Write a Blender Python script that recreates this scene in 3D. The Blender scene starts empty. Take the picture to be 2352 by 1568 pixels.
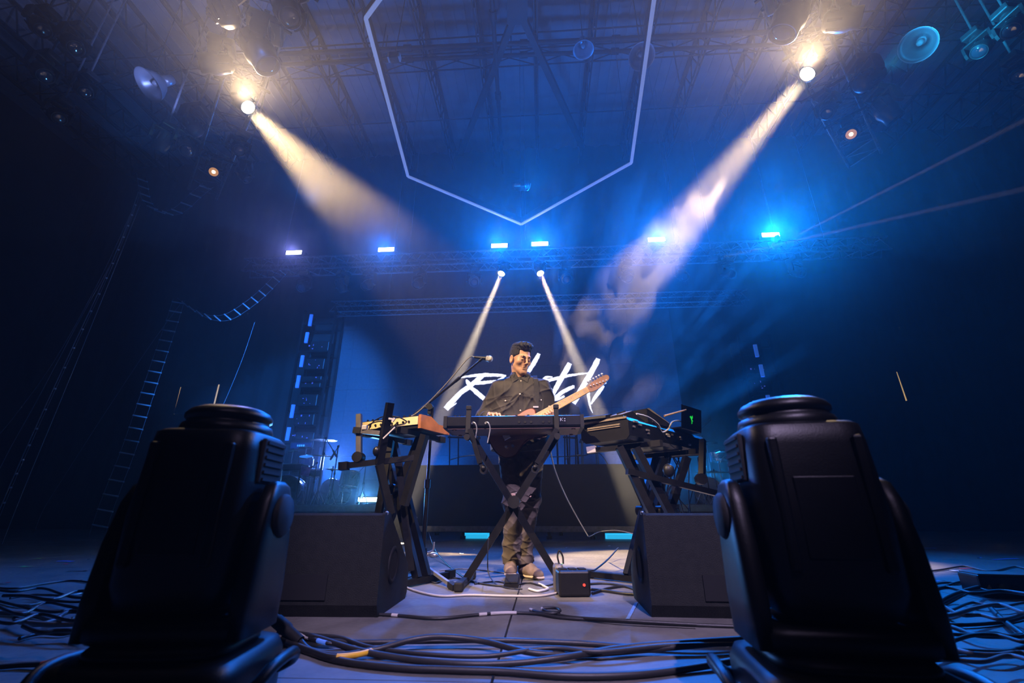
import bpy, bmesh, math, random
import numpy as np
from mathutils import Vector, Matrix, Euler, noise as mnoise

# ------------------------------------------------------------------ camera
W_, H_, F_ = 2352, 1568, 1020.0
PITCH, YAW = math.radians(21.07), math.radians(3.6)
CAM = Vector((0.0, 0.0, 0.427))
scn = bpy.context.scene
COL = scn.collection
cam_d = bpy.data.cameras.new('camera'); cam = bpy.data.objects.new('camera', cam_d); COL.objects.link(cam)
cam.location = CAM; cam.rotation_euler = (math.pi / 2 + PITCH, 0, YAW)
cam_d.sensor_width = 36.0; cam_d.lens = F_ * 36.0 / W_
cam_d.clip_start = 0.02; cam_d.clip_end = 200
cam_d.dof.use_dof = True; cam_d.dof.focus_distance = 3.7; cam_d.dof.aperture_fstop = 2.8
scn.camera = cam
CROT = Euler(cam.rotation_euler, 'XYZ').to_matrix()

def ray(px, py):
    return CROT @ Vector(((px - W_ / 2) / F_, (H_ / 2 - py) / F_, -1.0))

def P(px, py, Y=None, Z=None, X=None):
    """the place in the hall seen at photograph pixel (px, py) at depth Y, height Z or side distance X"""
    d = ray(px, py)
    if Y is not None: t = (Y - CAM.y) / d.y
    elif Z is not None: t = (Z - CAM.z) / d.z
    else: t = (X - CAM.x) / d.x
    return CAM + d * t

# ------------------------------------------------------------------ view, world
scn.view_settings.view_transform = 'Standard'; scn.view_settings.look = 'None'
scn.view_settings.gamma = 1.0; scn.view_settings.use_curve_mapping = False
scn.view_settings.exposure = -0.08
scn.cycles.use_denoising = True
scn.cycles.use_adaptive_sampling = True; scn.cycles.adaptive_threshold = 0.04; scn.cycles.adaptive_min_samples = 20
scn.cycles.max_bounces = 4; scn.cycles.diffuse_bounces = 2; scn.cycles.glossy_bounces = 2
scn.cycles.transmission_bounces = 2; scn.cycles.volume_bounces = 0; scn.cycles.transparent_max_bounces = 8
scn.cycles.sample_clamp_indirect = 4.0; scn.cycles.sample_clamp_direct = 0.0
scn.cycles.caustics_reflective = False; scn.cycles.caustics_refractive = False
scn.cycles.volume_step_rate = 1.0; scn.cycles.volume_max_steps = 64
world = bpy.data.worlds.new('hall_dark'); scn.world = world; world.use_nodes = True
bg = world.node_tree.nodes['Background']
bg.inputs['Color'].default_value = (0.10, 0.24, 0.33, 1); bg.inputs['Strength'].default_value = 0.010

# ------------------------------------------------------------------ lamps
WARM = (1.0, 0.68, 0.32); BLUE = (0.004, 0.17, 1.0); CYAN = (0.002, 0.20, 1.0); VIOLET = (0.22, 0.26, 1.0)
def spot(name, loc, target, watts, deg, color, blend=0.25, radius=0.05):
    l = bpy.data.lights.new(name, 'SPOT'); o = bpy.data.objects.new(name, l); COL.objects.link(o)
    o.location = loc
    o.rotation_euler = (Vector(target) - Vector(loc)).to_track_quat('-Z', 'Y').to_euler()
    l.energy = watts; l.spot_size = math.radians(deg); l.spot_blend = blend; l.color = color; l.shadow_soft_size = radius
    return o

SIDE_Z, BACK_Y = 6.45, 9.3
LAMP_A = P(557, 235, Z=SIDE_Z); LAMP_B = P(1868, 155, Z=SIDE_Z)
AIM = P(1190, 870, Y=4.9)
AIM_B = P(1190, 965, Y=4.9)   # both broad beams cross over the stage behind the player
def toward(a, b, d): return Vector(a) + (Vector(b) - Vector(a)).normalized() * d
spot('spotlight_warm', toward(LAMP_A, AIM, 0.24), AIM, 24000, 18, WARM, 0.3, 0.09)
spot('spotlight_warm', toward(LAMP_B, AIM_B, 0.24), AIM_B, 44000, 10, WARM, 0.3, 0.09)
# two narrow beams from the rear truss
NARROW = []
for px, py, qx, qy in ((1155, 620, 893, 1248), (1238, 620, 1500, 1252)):
    a = P(px, py, Y=BACK_Y + 0.03); b = P(qx, qy, Z=0)
    NARROW.append((a, b))
    spot('spotlight_narrow', toward(a, b, 0.2), b, 120000, 4.4, (1.0, 0.80, 0.55), 0.25, 0.05)
# bright blue floodlights on the rear truss
STROBES = [(675, 580), (887, 573), (1147, 564), (1240, 560), (1508, 550), (1770, 539)]
STROBE_W = [380, 1300, 2300, 2300, 2800, 4800]
STROBE_C = [VIOLET, BLUE, BLUE, BLUE, BLUE, CYAN]
for (px, py), w, c in zip(STROBES, STROBE_W, STROBE_C):
    a = P(px, py, Y=BACK_Y - 0.22)
    spot('floodlight_blue', a + Vector((0, -0.06, 0)), (a.x * 0.35, 1.5, 1.6), w, 78, c, 1.0, 0.10)
# added blue lamps in the air above the rear truss, to brighten the roof
for x in (-6.0, 0.0, 6.0):
    spot('added_roof_wash', (x, BACK_Y + 0.2, 8.2), (x * 0.8, 4.5, 13.0), 400, 160, (0.002, 0.20, 1.0), 0.9, 0.15)
# front lamps over the audience that light the player
spot('front_lamp', (-4.4, -1.6, 6.8), (-0.14, 3.3, 0.80), 8000, 14.5, (1.0, 0.70, 0.42), 0.4, 0.05)
spot('front_lamp', (5.2, 0.9, 6.6), (-0.12, 3.4, 0.85), 3000, 14, (1.0, 0.74, 0.50), 0.4, 0.05)
spot('front_lamp', (1.2, -4.4, 7.0), (-0.1, 2.85, 0.1), 6500, 17, (0.74, 0.58, 1.0), 0.6, 0.06)
# spill of the two warm heads toward the hall
for L in (LAMP_A, LAMP_B):
    q = CAM + Vector((0, 0, 3.6))
    spot('warm_spill', L + (q - L).normalized() * 0.2, q, 1500, 72, (1.0, 0.70, 0.40), 1.0, 0.1)
# blue side light that catches the rope ladders
spot('blue_side_lamp', (-1.5, -2.0, 6.5), (-5.6, 8.6, 3.4), 32000, 24, (0.02, 0.22, 1.0), 0.6, 0.1)
# added blue uplights behind the risers, to brighten the foot of the video wall
for x, w in ((-5.2, 500), (-2.6, 500), (0.0, 400), (2.4, 600), (5.0, 900)):
    spot('added_uplight', (x, 10.25, 0.7), (x, 10.8, 2.6), w, 120, (0.004, 0.19, 1.0), 0.9, 0.1)
# lamps added behind the drum kit and the percussion, for a blue glow there
spot('added_backlight', P(765, 1060, Y=10.0), P(765, 1020, Y=6.0), 800, 80, (0.10, 0.22, 1.0), 1.0, 0.15)
spot('added_backlight', P(1625, 1105, Y=10.0), P(1600, 1080, Y=6.0), 900, 80, (0.01, 0.30, 1.0), 1.0, 0.15)
# two thin beams that leave the end of the rear truss toward the dark side of the hall
THIN = []
for q0, q1, y1 in (((1652, 592), (2170, 475), 7.6), ((1800, 556), (2330, 288), 6.8)):
    a, b = P(*q0, Y=BACK_Y - 0.25), P(*q1, Y=y1); THIN.append((a, b)); spot('thin_beam', a, b, 130000, 1.3, (0.80, 0.72, 0.85), 0.3, 0.02)
# ------------------------------------------------------------------ materials
def mat(name, color, rough=0.6, metal=0.0, spec=0.5, vary=0.0, scale=20.0, emit=None, estr=0.0, bump=0.0, bscale=60.0, alpha=None):
    m = bpy.data.materials.new(name); m.use_nodes = True
    nt = m.node_tree; b = nt.nodes['Principled BSDF']
    b.inputs['Base Color'].default_value = (*color, 1); b.inputs['Roughness'].default_value = rough
    b.inputs['Metallic'].default_value = metal; b.inputs['Specular IOR Level'].default_value = spec
    if emit:
        b.inputs['Emission Color'].default_value = (*emit, 1); b.inputs['Emission Strength'].default_value = estr
        m.cycles.emission_sampling = 'NONE'
    if vary or bump:
        tc = nt.nodes.new('ShaderNodeTexCoord')
    if vary:
        n = nt.nodes.new('ShaderNodeTexNoise'); n.inputs['Scale'].default_value = scale; n.inputs['Detail'].default_value = 4
        r = nt.nodes.new('ShaderNodeValToRGB')
        r.color_ramp.elements[0].position = 0.3; r.color_ramp.elements[1].position = 0.7
        r.color_ramp.elements[0].color = (*[c * (1 - vary) for c in color], 1)
        r.color_ramp.elements[1].color = (*[min(1, c * (1 + vary)) for c in color], 1)
        nt.links.new(tc.outputs['Object'], n.inputs['Vector']); nt.links.new(n.outputs['Fac'], r.inputs['Fac'])
        nt.links.new(r.outputs['Color'], b.inputs['Base Color'])
    if bump:
        n2 = nt.nodes.new('ShaderNodeTexNoise'); n2.inputs['Scale'].default_value = bscale; n2.inputs['Detail'].default_value = 5
        bp = nt.nodes.new('ShaderNodeBump'); bp.inputs['Strength'].default_value = bump; bp.inputs['Distance'].default_value = 0.01
        nt.links.new(tc.outputs['Object'], n2.inputs['Vector']); nt.links.new(n2.outputs['Fac'], bp.inputs['Height'])
        nt.links.new(bp.outputs['Normal'], b.inputs['Normal'])
    return m

M = {}
M['black'] = mat('black_plastic', (0.0055, 0.0055, 0.006), 0.45, spec=0.3, vary=0.3)
M['black_metal'] = mat('black_metal', (0.005, 0.005, 0.0055), 0.35, 0.0, spec=0.3, vary=0.3)
M['rubber'] = mat('black_rubber', (0.006, 0.006, 0.006), 0.75, spec=0.3)
M['alu'] = mat('brushed_aluminium', (0.55, 0.56, 0.60), 0.32, 0.9, vary=0.15)
M['chrome'] = mat('chrome', (0.75, 0.76, 0.78), 0.15, 1.0)
M['steel'] = mat('roof_steel', (0.010, 0.011, 0.013), 0.6, vary=0.3, scale=3)
M['curtain'] = mat('black_curtain', (0.008, 0.009, 0.010), 0.9, vary=0.4, scale=3)
M['white_lamp'] = mat('lamp_face_white', (0.9, 0.9, 0.9), 0.4, emit=(0.75, 0.82, 1.0), estr=40)
M['warm_lamp'] = mat('lamp_face_warm', (0.9, 0.9, 0.9), 0.4, emit=(1.0, 0.80, 0.52), estr=60)
M['ember_lamp'] = mat('lamp_face_ember', (0.9, 0.8, 0.6), 0.4, emit=(1.0, 0.66, 0.34), estr=9)
M['amber_glass'] = mat('amber_lit_glass', (0.3, 0.15, 0.05), 0.2, emit=(1.0, 0.45, 0.13), estr=0.5)
M['cyan_lamp'] = mat('lamp_face_cyan', (0.6, 0.9, 0.9), 0.4, emit=(0.35, 0.95, 1.0), estr=5)
M['glass'] = mat('lamp_glass', (0.03, 0.035, 0.05), 0.08, spec=0.8)

# ------------------------------------------------------------------ mesh builder
class MB:
    """collects shapes into ONE mesh"""
    def __init__(s, off=(0, 0, 0)):
        s.v = []; s.f = []; s.off = Vector(off); s.sm = []
    def add(s, vs, fs, smooth=False, mx=None):
        b = len(s.v)
        for p in vs:
            p = Vector(p)
            if mx is not None: p = mx @ p
            s.v.append(tuple(p - s.off))
        for f in fs:
            s.f.append(tuple(b + i for i in f)); s.sm.append(smooth)
        return s
    def box(s, c, size, mx=None, bevel=0.0):
        x, y, z = (a / 2 for a in size); c = Vector(c)
        if bevel <= 0:
            vs = [c + Vector((i * x, j * y, k * z)) for i in (-1, 1) for j in (-1, 1) for k in (-1, 1)]
            return s.add(vs, [(0, 1, 3, 2), (4, 6, 7, 5), (0, 4, 5, 1), (2, 3, 7, 6), (0, 2, 6, 4), (1, 5, 7, 3)], False, mx)
        bm = bmesh.new(); bmesh.ops.create_cube(bm, size=1.0)
        for v in bm.verts: v.co = Vector((v.co.x * size[0], v.co.y * size[1], v.co.z * size[2])) + c
        bmesh.ops.bevel(bm, geom=bm.edges[:], offset=min(bevel, 0.45 * min(size)), segments=2, profile=0.5, affect='EDGES')
        return s.bm(bm, mx)
    def bm(s, bm, mx=None, smooth=False):
        bm.verts.ensure_lookup_table(); bm.verts.index_update()
        s.add([v.co.copy() for v in bm.verts], [[v.index for v in f.verts] for f in bm.faces], smooth, mx); bm.free(); return s
    def bar(s, a, b, w, h=None, up=(0, 0, 1)):
        """square bar from a to b"""
        a, b = Vector(a), Vector(b); h = h or w; d = b - a; L = d.length
        if L < 1e-6: return s
        d.normalize(); up = Vector(up)
        if abs(d.dot(up)) > 0.98: up = Vector((0, 1, 0)) if abs(d.y) < 0.9 else Vector((1, 0, 0))
        x = d.cross(up).normalized(); y = x.cross(d).normalized()
        vs = [a + x * (i * w / 2) + y * (j * h / 2) + d * (k * L) for i in (-1, 1) for j in (-1, 1) for k in (0, 1)]
        return s.add(vs, [(0, 1, 3, 2), (4, 6, 7, 5), (0, 4, 5, 1), (2, 3, 7, 6), (0, 2, 6, 4), (1, 5, 7, 3)])
    def cyl(s, a, b, r0, r1=None, n=12, caps=True):
        r1 = r0 if r1 is None else r1
        return s.tube([a, b], [r0, r1], n, caps)
    def tube(s, pts, r, n=8, caps=True):
        pts = [Vector(p) for p in pts]; m = len(pts)
        if not hasattr(r, '__len__'): r = [r] * m
        vs, fs = [], []
        t0 = (pts[1] - pts[0]).normalized()
        u = t0.orthogonal().normalized()
        for i, p in enumerate(pts):
            t = (pts[min(i + 1, m - 1)] - pts[max(i - 1, 0)])
            t = t.normalized() if t.length > 1e-9 else t0
            u = (u - t * u.dot(t))
            u = u.normalized() if u.length > 1e-6 else t.orthogonal().normalized()
            w = t.cross(u)
            for k in range(n):
                a = 2 * math.pi * k / n
                vs.append(p + (u * math.cos(a) + w * math.sin(a)) * r[i])
        for i in range(m - 1):
            for k in range(n):
                k2 = (k + 1) % n
                fs.append((i * n + k, i * n + k2, (i + 1) * n + k2, (i + 1) * n + k))
        b = len(s.v)
        s.add(vs, fs, True)
        if caps:
            for q in ([vs[k] for k in range(n)][::-1], [vs[(m - 1) * n + k] for k in range(n)]):
                s.add(q, [tuple(range(n))], False)
        return s
    def lathe(s, prof, n=24, mx=None, smooth=True):
        """profile (r, z) turned about z"""
        vs, fs = [], []
        for r, z in prof:
            for k in range(n):
                a = 2 * math.pi * k / n
                vs.append((r * math.cos(a), r * math.sin(a), z))
        for i in range(len(prof) - 1):
            for k in range(n):
                k2 = (k + 1) % n
                fs.append((i * n + k, i * n + k2, (i + 1) * n + k2, (i + 1) * n + k))
        return s.add(vs, fs, smooth, mx)
    def sphere(s, c, r, n=12, mx=None):
        r = (r, r, r) if not hasattr(r, '__len__') else r
        vs, fs = [], []
        m = max(4, n // 2)
        for i in range(m + 1):
            th = math.pi * i / m
            for k in range(n):
                a = 2 * math.pi * k / n
                vs.append(Vector(c) + Vector((r[0] * math.sin(th) * math.cos(a), r[1] * math.sin(th) * math.sin(a), r[2] * math.cos(th))))
        for i in range(m):
            for k in range(n):
                k2 = (k + 1) % n
                fs.append((i * n + k, (i + 1) * n + k, (i + 1) * n + k2, i * n + k2))
        return s.add(vs, fs, True, mx)
    def prism(s, poly, a, b, axis='y', mx=None):
        """polygon in the plane across axis, from a to b"""
        n = len(poly)
        def pt(p, t):
            return {'x': (t, p[0], p[1]), 'y': (p[0], t, p[1]), 'z': (p[0], p[1], t)}[axis]
        vs = [pt(p, a) for p in poly] + [pt(p, b) for p in poly]
        fs = [tuple(range(n))[::-1], tuple(range(n, 2 * n))] + [(i, (i + 1) % n, n + (i + 1) % n, n + i) for i in range(n)]
        return s.add(vs, fs, False, mx)
    def build(s, name, m, parent=None, loc=None):
        me = bpy.data.meshes.new(name); me.from_pydata(s.v, [], s.f); me.update()
        me.polygons.foreach_set('use_smooth', s.sm)
        bm = bmesh.new(); bm.from_mesh(me); bmesh.ops.recalc_face_normals(bm, faces=bm.faces[:]); bm.to_mesh(me); bm.free()
        o = bpy.data.objects.new(name, me); COL.objects.link(o)
        if m: me.materials.append(M[m] if isinstance(m, str) else m)
        if parent is not None: o.parent = parent
        elif loc is not None: o.location = loc
        elif s.off.length > 0: o.location = s.off
        return o

def tag(o, label=None, cat=None, group=None, kind=None):
    if label: o['label'] = label
    if cat: o['category'] = cat
    if group: o['group'] = group
    if kind: o['kind'] = kind
    return o
def empty(name, loc=(0, 0, 0), rz=0.0, label=None, cat=None, group=None):
    o = bpy.data.objects.new(name, None); COL.objects.link(o); o.location = loc; o.rotation_euler = (0, 0, rz)
    o.empty_display_size = 0.1
    return tag(o, label, cat, group)
def copy_tree(o, parent=None):
    c = o.copy(); COL.objects.link(c)
    if parent is not None: c.parent = parent
    for ch in [x for x in o.children]: copy_tree(ch, c)
    return c
def struct(o): o['kind'] = 'structure'; return o
def catenary(a, b, sag, n=16):
    a, b = Vector(a), Vector(b)
    return [a.lerp(b, i / n) + Vector((0, 0, -sag * 4 * (i / n) * (1 - i / n))) for i in range(n + 1)]
def smooth_path(pts, n=6):
    """Catmull-Rom through the points"""
    pts = [Vector(p) for p in pts]; out = []
    q = [pts[0]] + pts + [pts[-1]]
    for i in range(1, len(q) - 2):
        p0, p1, p2, p3 = q[i - 1], q[i], q[i + 1], q[i + 2]
        for k in range(n):
            t = k / n
            out.append(0.5 * ((2 * p1) + (p2 - p0) * t + (2 * p0 - 5 * p1 + 4 * p2 - p3) * t * t + (3 * p1 - p0 - 3 * p2 + p3) * t ** 3))
    out.append(pts[-1]); return out
def aim_matrix(loc, direction, up=(0, 0, 1)):
    """local +Z along direction"""
    q = Vector(direction).to_track_quat('Z', 'Y')
    return Matrix.Translation(loc) @ q.to_matrix().to_4x4()

# ------------------------------------------------------------------ the hall
CEIL, WALL_Y, WALL_X = 13.0, 12.8, 17.0
def floor_mat():
    m = bpy.data.materials.new('stage_floor'); m.use_nodes = True; nt = m.node_tree; b = nt.nodes['Principled BSDF']
    tc = nt.nodes.new('ShaderNodeTexCoord')
    n = nt.nodes.new('ShaderNodeTexNoise'); n.inputs['Scale'].default_value = 2.2; n.inputs['Detail'].default_value = 8; n.inputs['Roughness'].default_value = 0.65
    r = nt.nodes.new('ShaderNodeValToRGB'); r.color_ramp.elements[0].position = 0.3; r.color_ramp.elements[1].position = 0.75
    r.color_ramp.elements[0].color = (0.075, 0.072, 0.068, 1); r.color_ramp.elements[1].color = (0.185, 0.178, 0.165, 1)
    n2 = nt.nodes.new('ShaderNodeTexNoise'); n2.inputs['Scale'].default_value = 38; n2.inputs['Detail'].default_value = 5
    mr = nt.nodes.new('ShaderNodeMapRange'); mr.inputs['To Min'].default_value = 0.28; mr.inputs['To Max'].default_value = 0.62
    nt.links.new(tc.outputs['Object'], n.inputs['Vector']); nt.links.new(tc.outputs['Object'], n2.inputs['Vector'])
    nt.links.new(n.outputs['Fac'], r.inputs['Fac']); nt.links.new(r.outputs['Color'], b.inputs['Base Color'])
    nt.links.new(n2.outputs['Fac'], mr.inputs['Value']); nt.links.new(mr.outputs['Result'], b.inputs['Roughness'])
    bp = nt.nodes.new('ShaderNodeBump'); bp.inputs['Strength'].default_value = 0.12; bp.inputs['Distance'].default_value = 0.004
    nt.links.new(n2.outputs['Fac'], bp.inputs['Height']); nt.links.new(bp.outputs['Normal'], b.inputs['Normal'])
    return m
M['floor'] = floor_mat()
M['roof'] = mat('roof_deck', (0.20, 0.21, 0.23), 0.8, vary=0.15, scale=1.5)
M['wall'] = mat('dark_wall', (0.02, 0.022, 0.026), 0.85, vary=0.3, scale=2)
# stage boards: panels with narrow seams between them
fl = MB()
seam = P(1195, 1345, Z=0).x
xs = [seam + k * 2.44 for k in range(-7, 8)]; ys = [-1.0 + 1.22 * k for k in range(0, 12)]
for i in range(len(xs) - 1):
    for j in range(len(ys) - 1):
        fl.box(((xs[i] + xs[i + 1]) / 2, (ys[j] + ys[j + 1]) / 2, -0.03), (2.44 - 0.008, 1.22 - 0.005, 0.06))
struct(fl.build('floor', 'floor'))
sub = MB(); sub.box((0, 3, -0.09), (36, 24, 0.06)); struct(sub.build('floor_base', 'wall'))
rf = MB(); rf.box((0, 3, CEIL + 0.05), (36, 24, 0.1))
for k in range(-60, 61):      # ribs of the roof deck
    rf.box((k * 0.3, 3, CEIL - 0.015), (0.08, 24, 0.03))
struct(rf.build('ceiling', 'roof'))
wb = MB()
n = 240
vs = []; fs = []
for i in range(n + 1):
    x = -WALL_X + 2 * WALL_X * i / n
    y = WALL_Y + 0.06 * math.sin(x * 9.0) + 0.03 * math.sin(x * 23.0)
    vs += [(x, y, -0.05), (x, y, CEIL)]
for i in range(n): fs.append((2 * i, 2 * i + 2, 2 * i + 3, 2 * i + 1))
wb.add(vs, fs, True); wb.box((0, WALL_Y + 0.25, CEIL / 2), (2 * WALL_X, 0.1, CEIL + 0.1))
struct(wb.build('wall_back', 'curtain'))
for nm, sx in (('wall_left', -1), ('wall_right', 1)):
    w = MB(); w.box((sx * (WALL_X + 0.1), 3, CEIL / 2), (0.2, 24, CEIL + 0.1)); struct(w.build(nm, 'wall'))
# ------------------------------------------------------------------ roof steel
def roof_beam(x):
    m = MB((x, 5, CEIL - 0.45)); y0, y1 = -4.0, WALL_Y - 0.1
    for dx in (-0.04, 0.04): m.bar((x + dx, y0, CEIL - 0.85), (x + dx, y1, CEIL - 0.85), 0.035, 0.07)
    m.bar((x, y0, CEIL - 0.06), (x, y1, CEIL - 0.06), 0.12, 0.06)
    k, n = 0, 26
    for k in range(n):
        ya = y0 + (y1 - y0) * k / n; yb = y0 + (y1 - y0) * (k + 0.5) / n; yc = y0 + (y1 - y0) * (k + 1) / n
        m.bar((x, ya, CEIL - 0.06), (x, yb, CEIL - 0.85), 0.03); m.bar((x, yb, CEIL - 0.85), (x, yc, CEIL - 0.06), 0.03)
    struct(m.build('roof_beam', 'steel'))
for k in range(-10, 11): roof_beam(0.12 + k * 1.52)
for yy in (4.6, 5.9, 8.0, 8.9, 10.6):        # cross ties and their crossed braces
    m = MB((0, yy, CEIL - 0.5))
    m.cyl((-15.5, yy, CEIL - 0.8), (15.5, yy, CEIL - 0.8), 0.022, n=6)
    if yy in (5.9, 8.9):
        m.cyl((-15.5, yy, CEIL - 0.12), (15.5, yy, CEIL - 0.12), 0.022, n=6)
        for k in range(-10, 10):
            a, b = 0.12 + k * 1.52, 0.12 + (k + 1) * 1.52
            m.cyl((a, yy, CEIL - 0.8), (b, yy, CEIL - 0.12), 0.016, n=5, caps=False); m.cyl((a, yy, CEIL - 0.12), (b, yy, CEIL - 0.8), 0.016, n=5, caps=False)
    struct(m.build('tie_beam', 'steel'))
# heavy diagonal beams under the roof
for q in (((1184, 30), (1058, 352)), ((1196, 30), (1338, 338))):
    a = P(*q[0], Z=CEIL - 1.0); b = P(*q[1], Z=CEIL - 1.0)
    m = MB(a); m.bar(a, b, 0.16, 0.2); m.box((a.x, a.y, a.z + 0.3), (0.1, 0.1, 0.6)); m.box((b.x, b.y, b.z + 0.3), (0.1, 0.1, 0.6)); struct(m.build('diagonal_beam', 'steel'))
m = MB((0, 0, CEIL - 1)); a = P(1188, -60, Z=CEIL - 1.0); a2 = P(1188, 46, Z=CEIL - 1.0)
m.off = a; m.bar(a, a2, 0.5, 0.35); struct(m.build('centre_beam', 'steel'))
# pipes under the roof
def pipe(q0, q1, z, r, label, grp=None):
    a = P(*q0, Z=z); b = P(*q1, Z=z); d = (b - a).normalized(); a -= d * 4; b += d * 4
    t = empty('roof_pipe', a, 0, label, 'pipe', grp)
    m = MB(a); m.cyl(a, b, r, n=10); m.build('pipe_run', 'steel', t)
    L = (b - a).length
    for k in (0.18, 0.34, 0.52, 0.66, 0.84):
        c = a + d * L * k; q = MB(a); q.cyl(c - d * 0.10, c + d * 0.10, r * 1.55, n=10); q.build('coupling', 'steel', t)
    for k in (0.1, 0.3, 0.5, 0.7, 0.9):
        c = a + d * L * k; q = MB(a); q.cyl(c, (c.x, c.y, CEIL), 0.012, n=5); q.build('hanger', 'steel', t)
pipe((780, 118), (1580, 82), CEIL - 1.0, 0.06, 'dark sprinkler pipe across the roof, the one higher in the picture')
pipe((780, 143), (1580, 111), CEIL - 1.0, 0.055, 'dark sprinkler pipe across the roof, the one lower in the picture')
pipe((1130, 0), (1152, 345), CEIL - 1.05, 0.06, 'dark pipe running toward the back wall under the roof')

# ------------------------------------------------------------------ trusses
def truss(name, a, b, s, label, n, h=None, up=(0, 0, 1)):
    """box truss of width s between the ends of its middle line"""
    a, b = Vector(a), Vector(b); h = h or s
    d = (b - a).normalized(); x = d.cross(Vector(up)).normalized(); y = x.cross(d).normalized()
    t = empty(name, a, 0, label, 'truss')
    cs = [(i * s / 2, j * h / 2) for i, j in ((-1, -1), (1, -1), (1, 1), (-1, 1))]
    pt = lambda c, f: a + x * c[0] + y * c[1] + (b - a) * f
    for c in cs:
        m = MB(a); m.cyl(pt(c, 0), pt(c, 1), 0.025, n=8); m.build('chord', 'alu_dull', t)
    for k in range(4):
        m = MB(a); c0, c1 = cs[k], cs[(k + 1) % 4]
        for i in range(n):
            m.cyl(pt(c0, i / n), pt(c1, (i + 0.5) / n), 0.010, n=5, caps=False); m.cyl(pt(c1, (i + 0.5) / n), pt(c0, (i + 1) / n), 0.010, n=5, caps=False)
        m.build('lacing', 'alu_dull', t)
    return t
M['alu_dull'] = mat('truss_aluminium', (0.16, 0.17, 0.19), 0.4, 0.7, vary=0.2)
LA, LB = P(640, -40, Z=SIDE_Z + 0.76), P(472, 425, Z=SIDE_Z + 0.76)
RA, RB = P(1790, -40, Z=SIDE_Z + 0.76), P(1978, 345, Z=SIDE_Z + 0.76)
truss('lighting_truss', LA, LB, 0.52, 'side lighting truss carrying the lamp above the two drooping rope ladders', 12)
truss('lighting_truss', RA, RB, 0.52, 'side lighting truss carrying the cyan lamp and the second bright warm lamp', 12)
TZ0, TZ1 = 6.10, 6.44
truss('lighting_truss', (-7.4, BACK_Y + 0.2, (TZ0 + TZ1) / 2), (8.2, BACK_Y + 0.2, (TZ0 + TZ1) / 2), 0.34, 'long rear truss carrying six blue floodlights over the drum risers', 34)
zs = P(1176, 697, Y=10.7).z
truss('lighting_truss', (-5.6, 10.72, zs), (5.4, 10.72, zs), 0.30, 'dim horizontal truss along the top edge of the video wall', 26)

# suspension of the trusses
def drop(a, z=CEIL, label='', grp='steel cables that hold the trusses'):
    m = MB(a); m.cyl(a, (a[0], a[1], z), 0.006, n=5); return tag(m.build('suspension_cable', 'steel_cable'), label, 'cable', grp)
M['steel_cable'] = mat('steel_cable', (0.25, 0.27, 0.30), 0.4, 0.6)
for A, B, w in ((LA, LB, 'side truss by the rope ladders'), (RA, RB, 'side truss with the cyan lamp')):
    for f in (0.25, 0.85):
        p = A.lerp(B, f); drop((p.x, p.y, p.z + 0.27), label='thin steel cable from the roof to the ' + w, grp='steel cables of the ' + w)
for x in (-4.0, 3.9): drop((x, 10.57, zs + 0.16), label='thin steel cable from the roof to the truss along the video wall', grp='steel cables of the video wall truss')
for x in (-6.5, -3.2, 3.4, 6.9): drop((x, BACK_Y + 0.2, TZ1 + 0.02), label='thin steel cable from the roof to the long rear truss', grp='steel cables of the rear truss')

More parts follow.
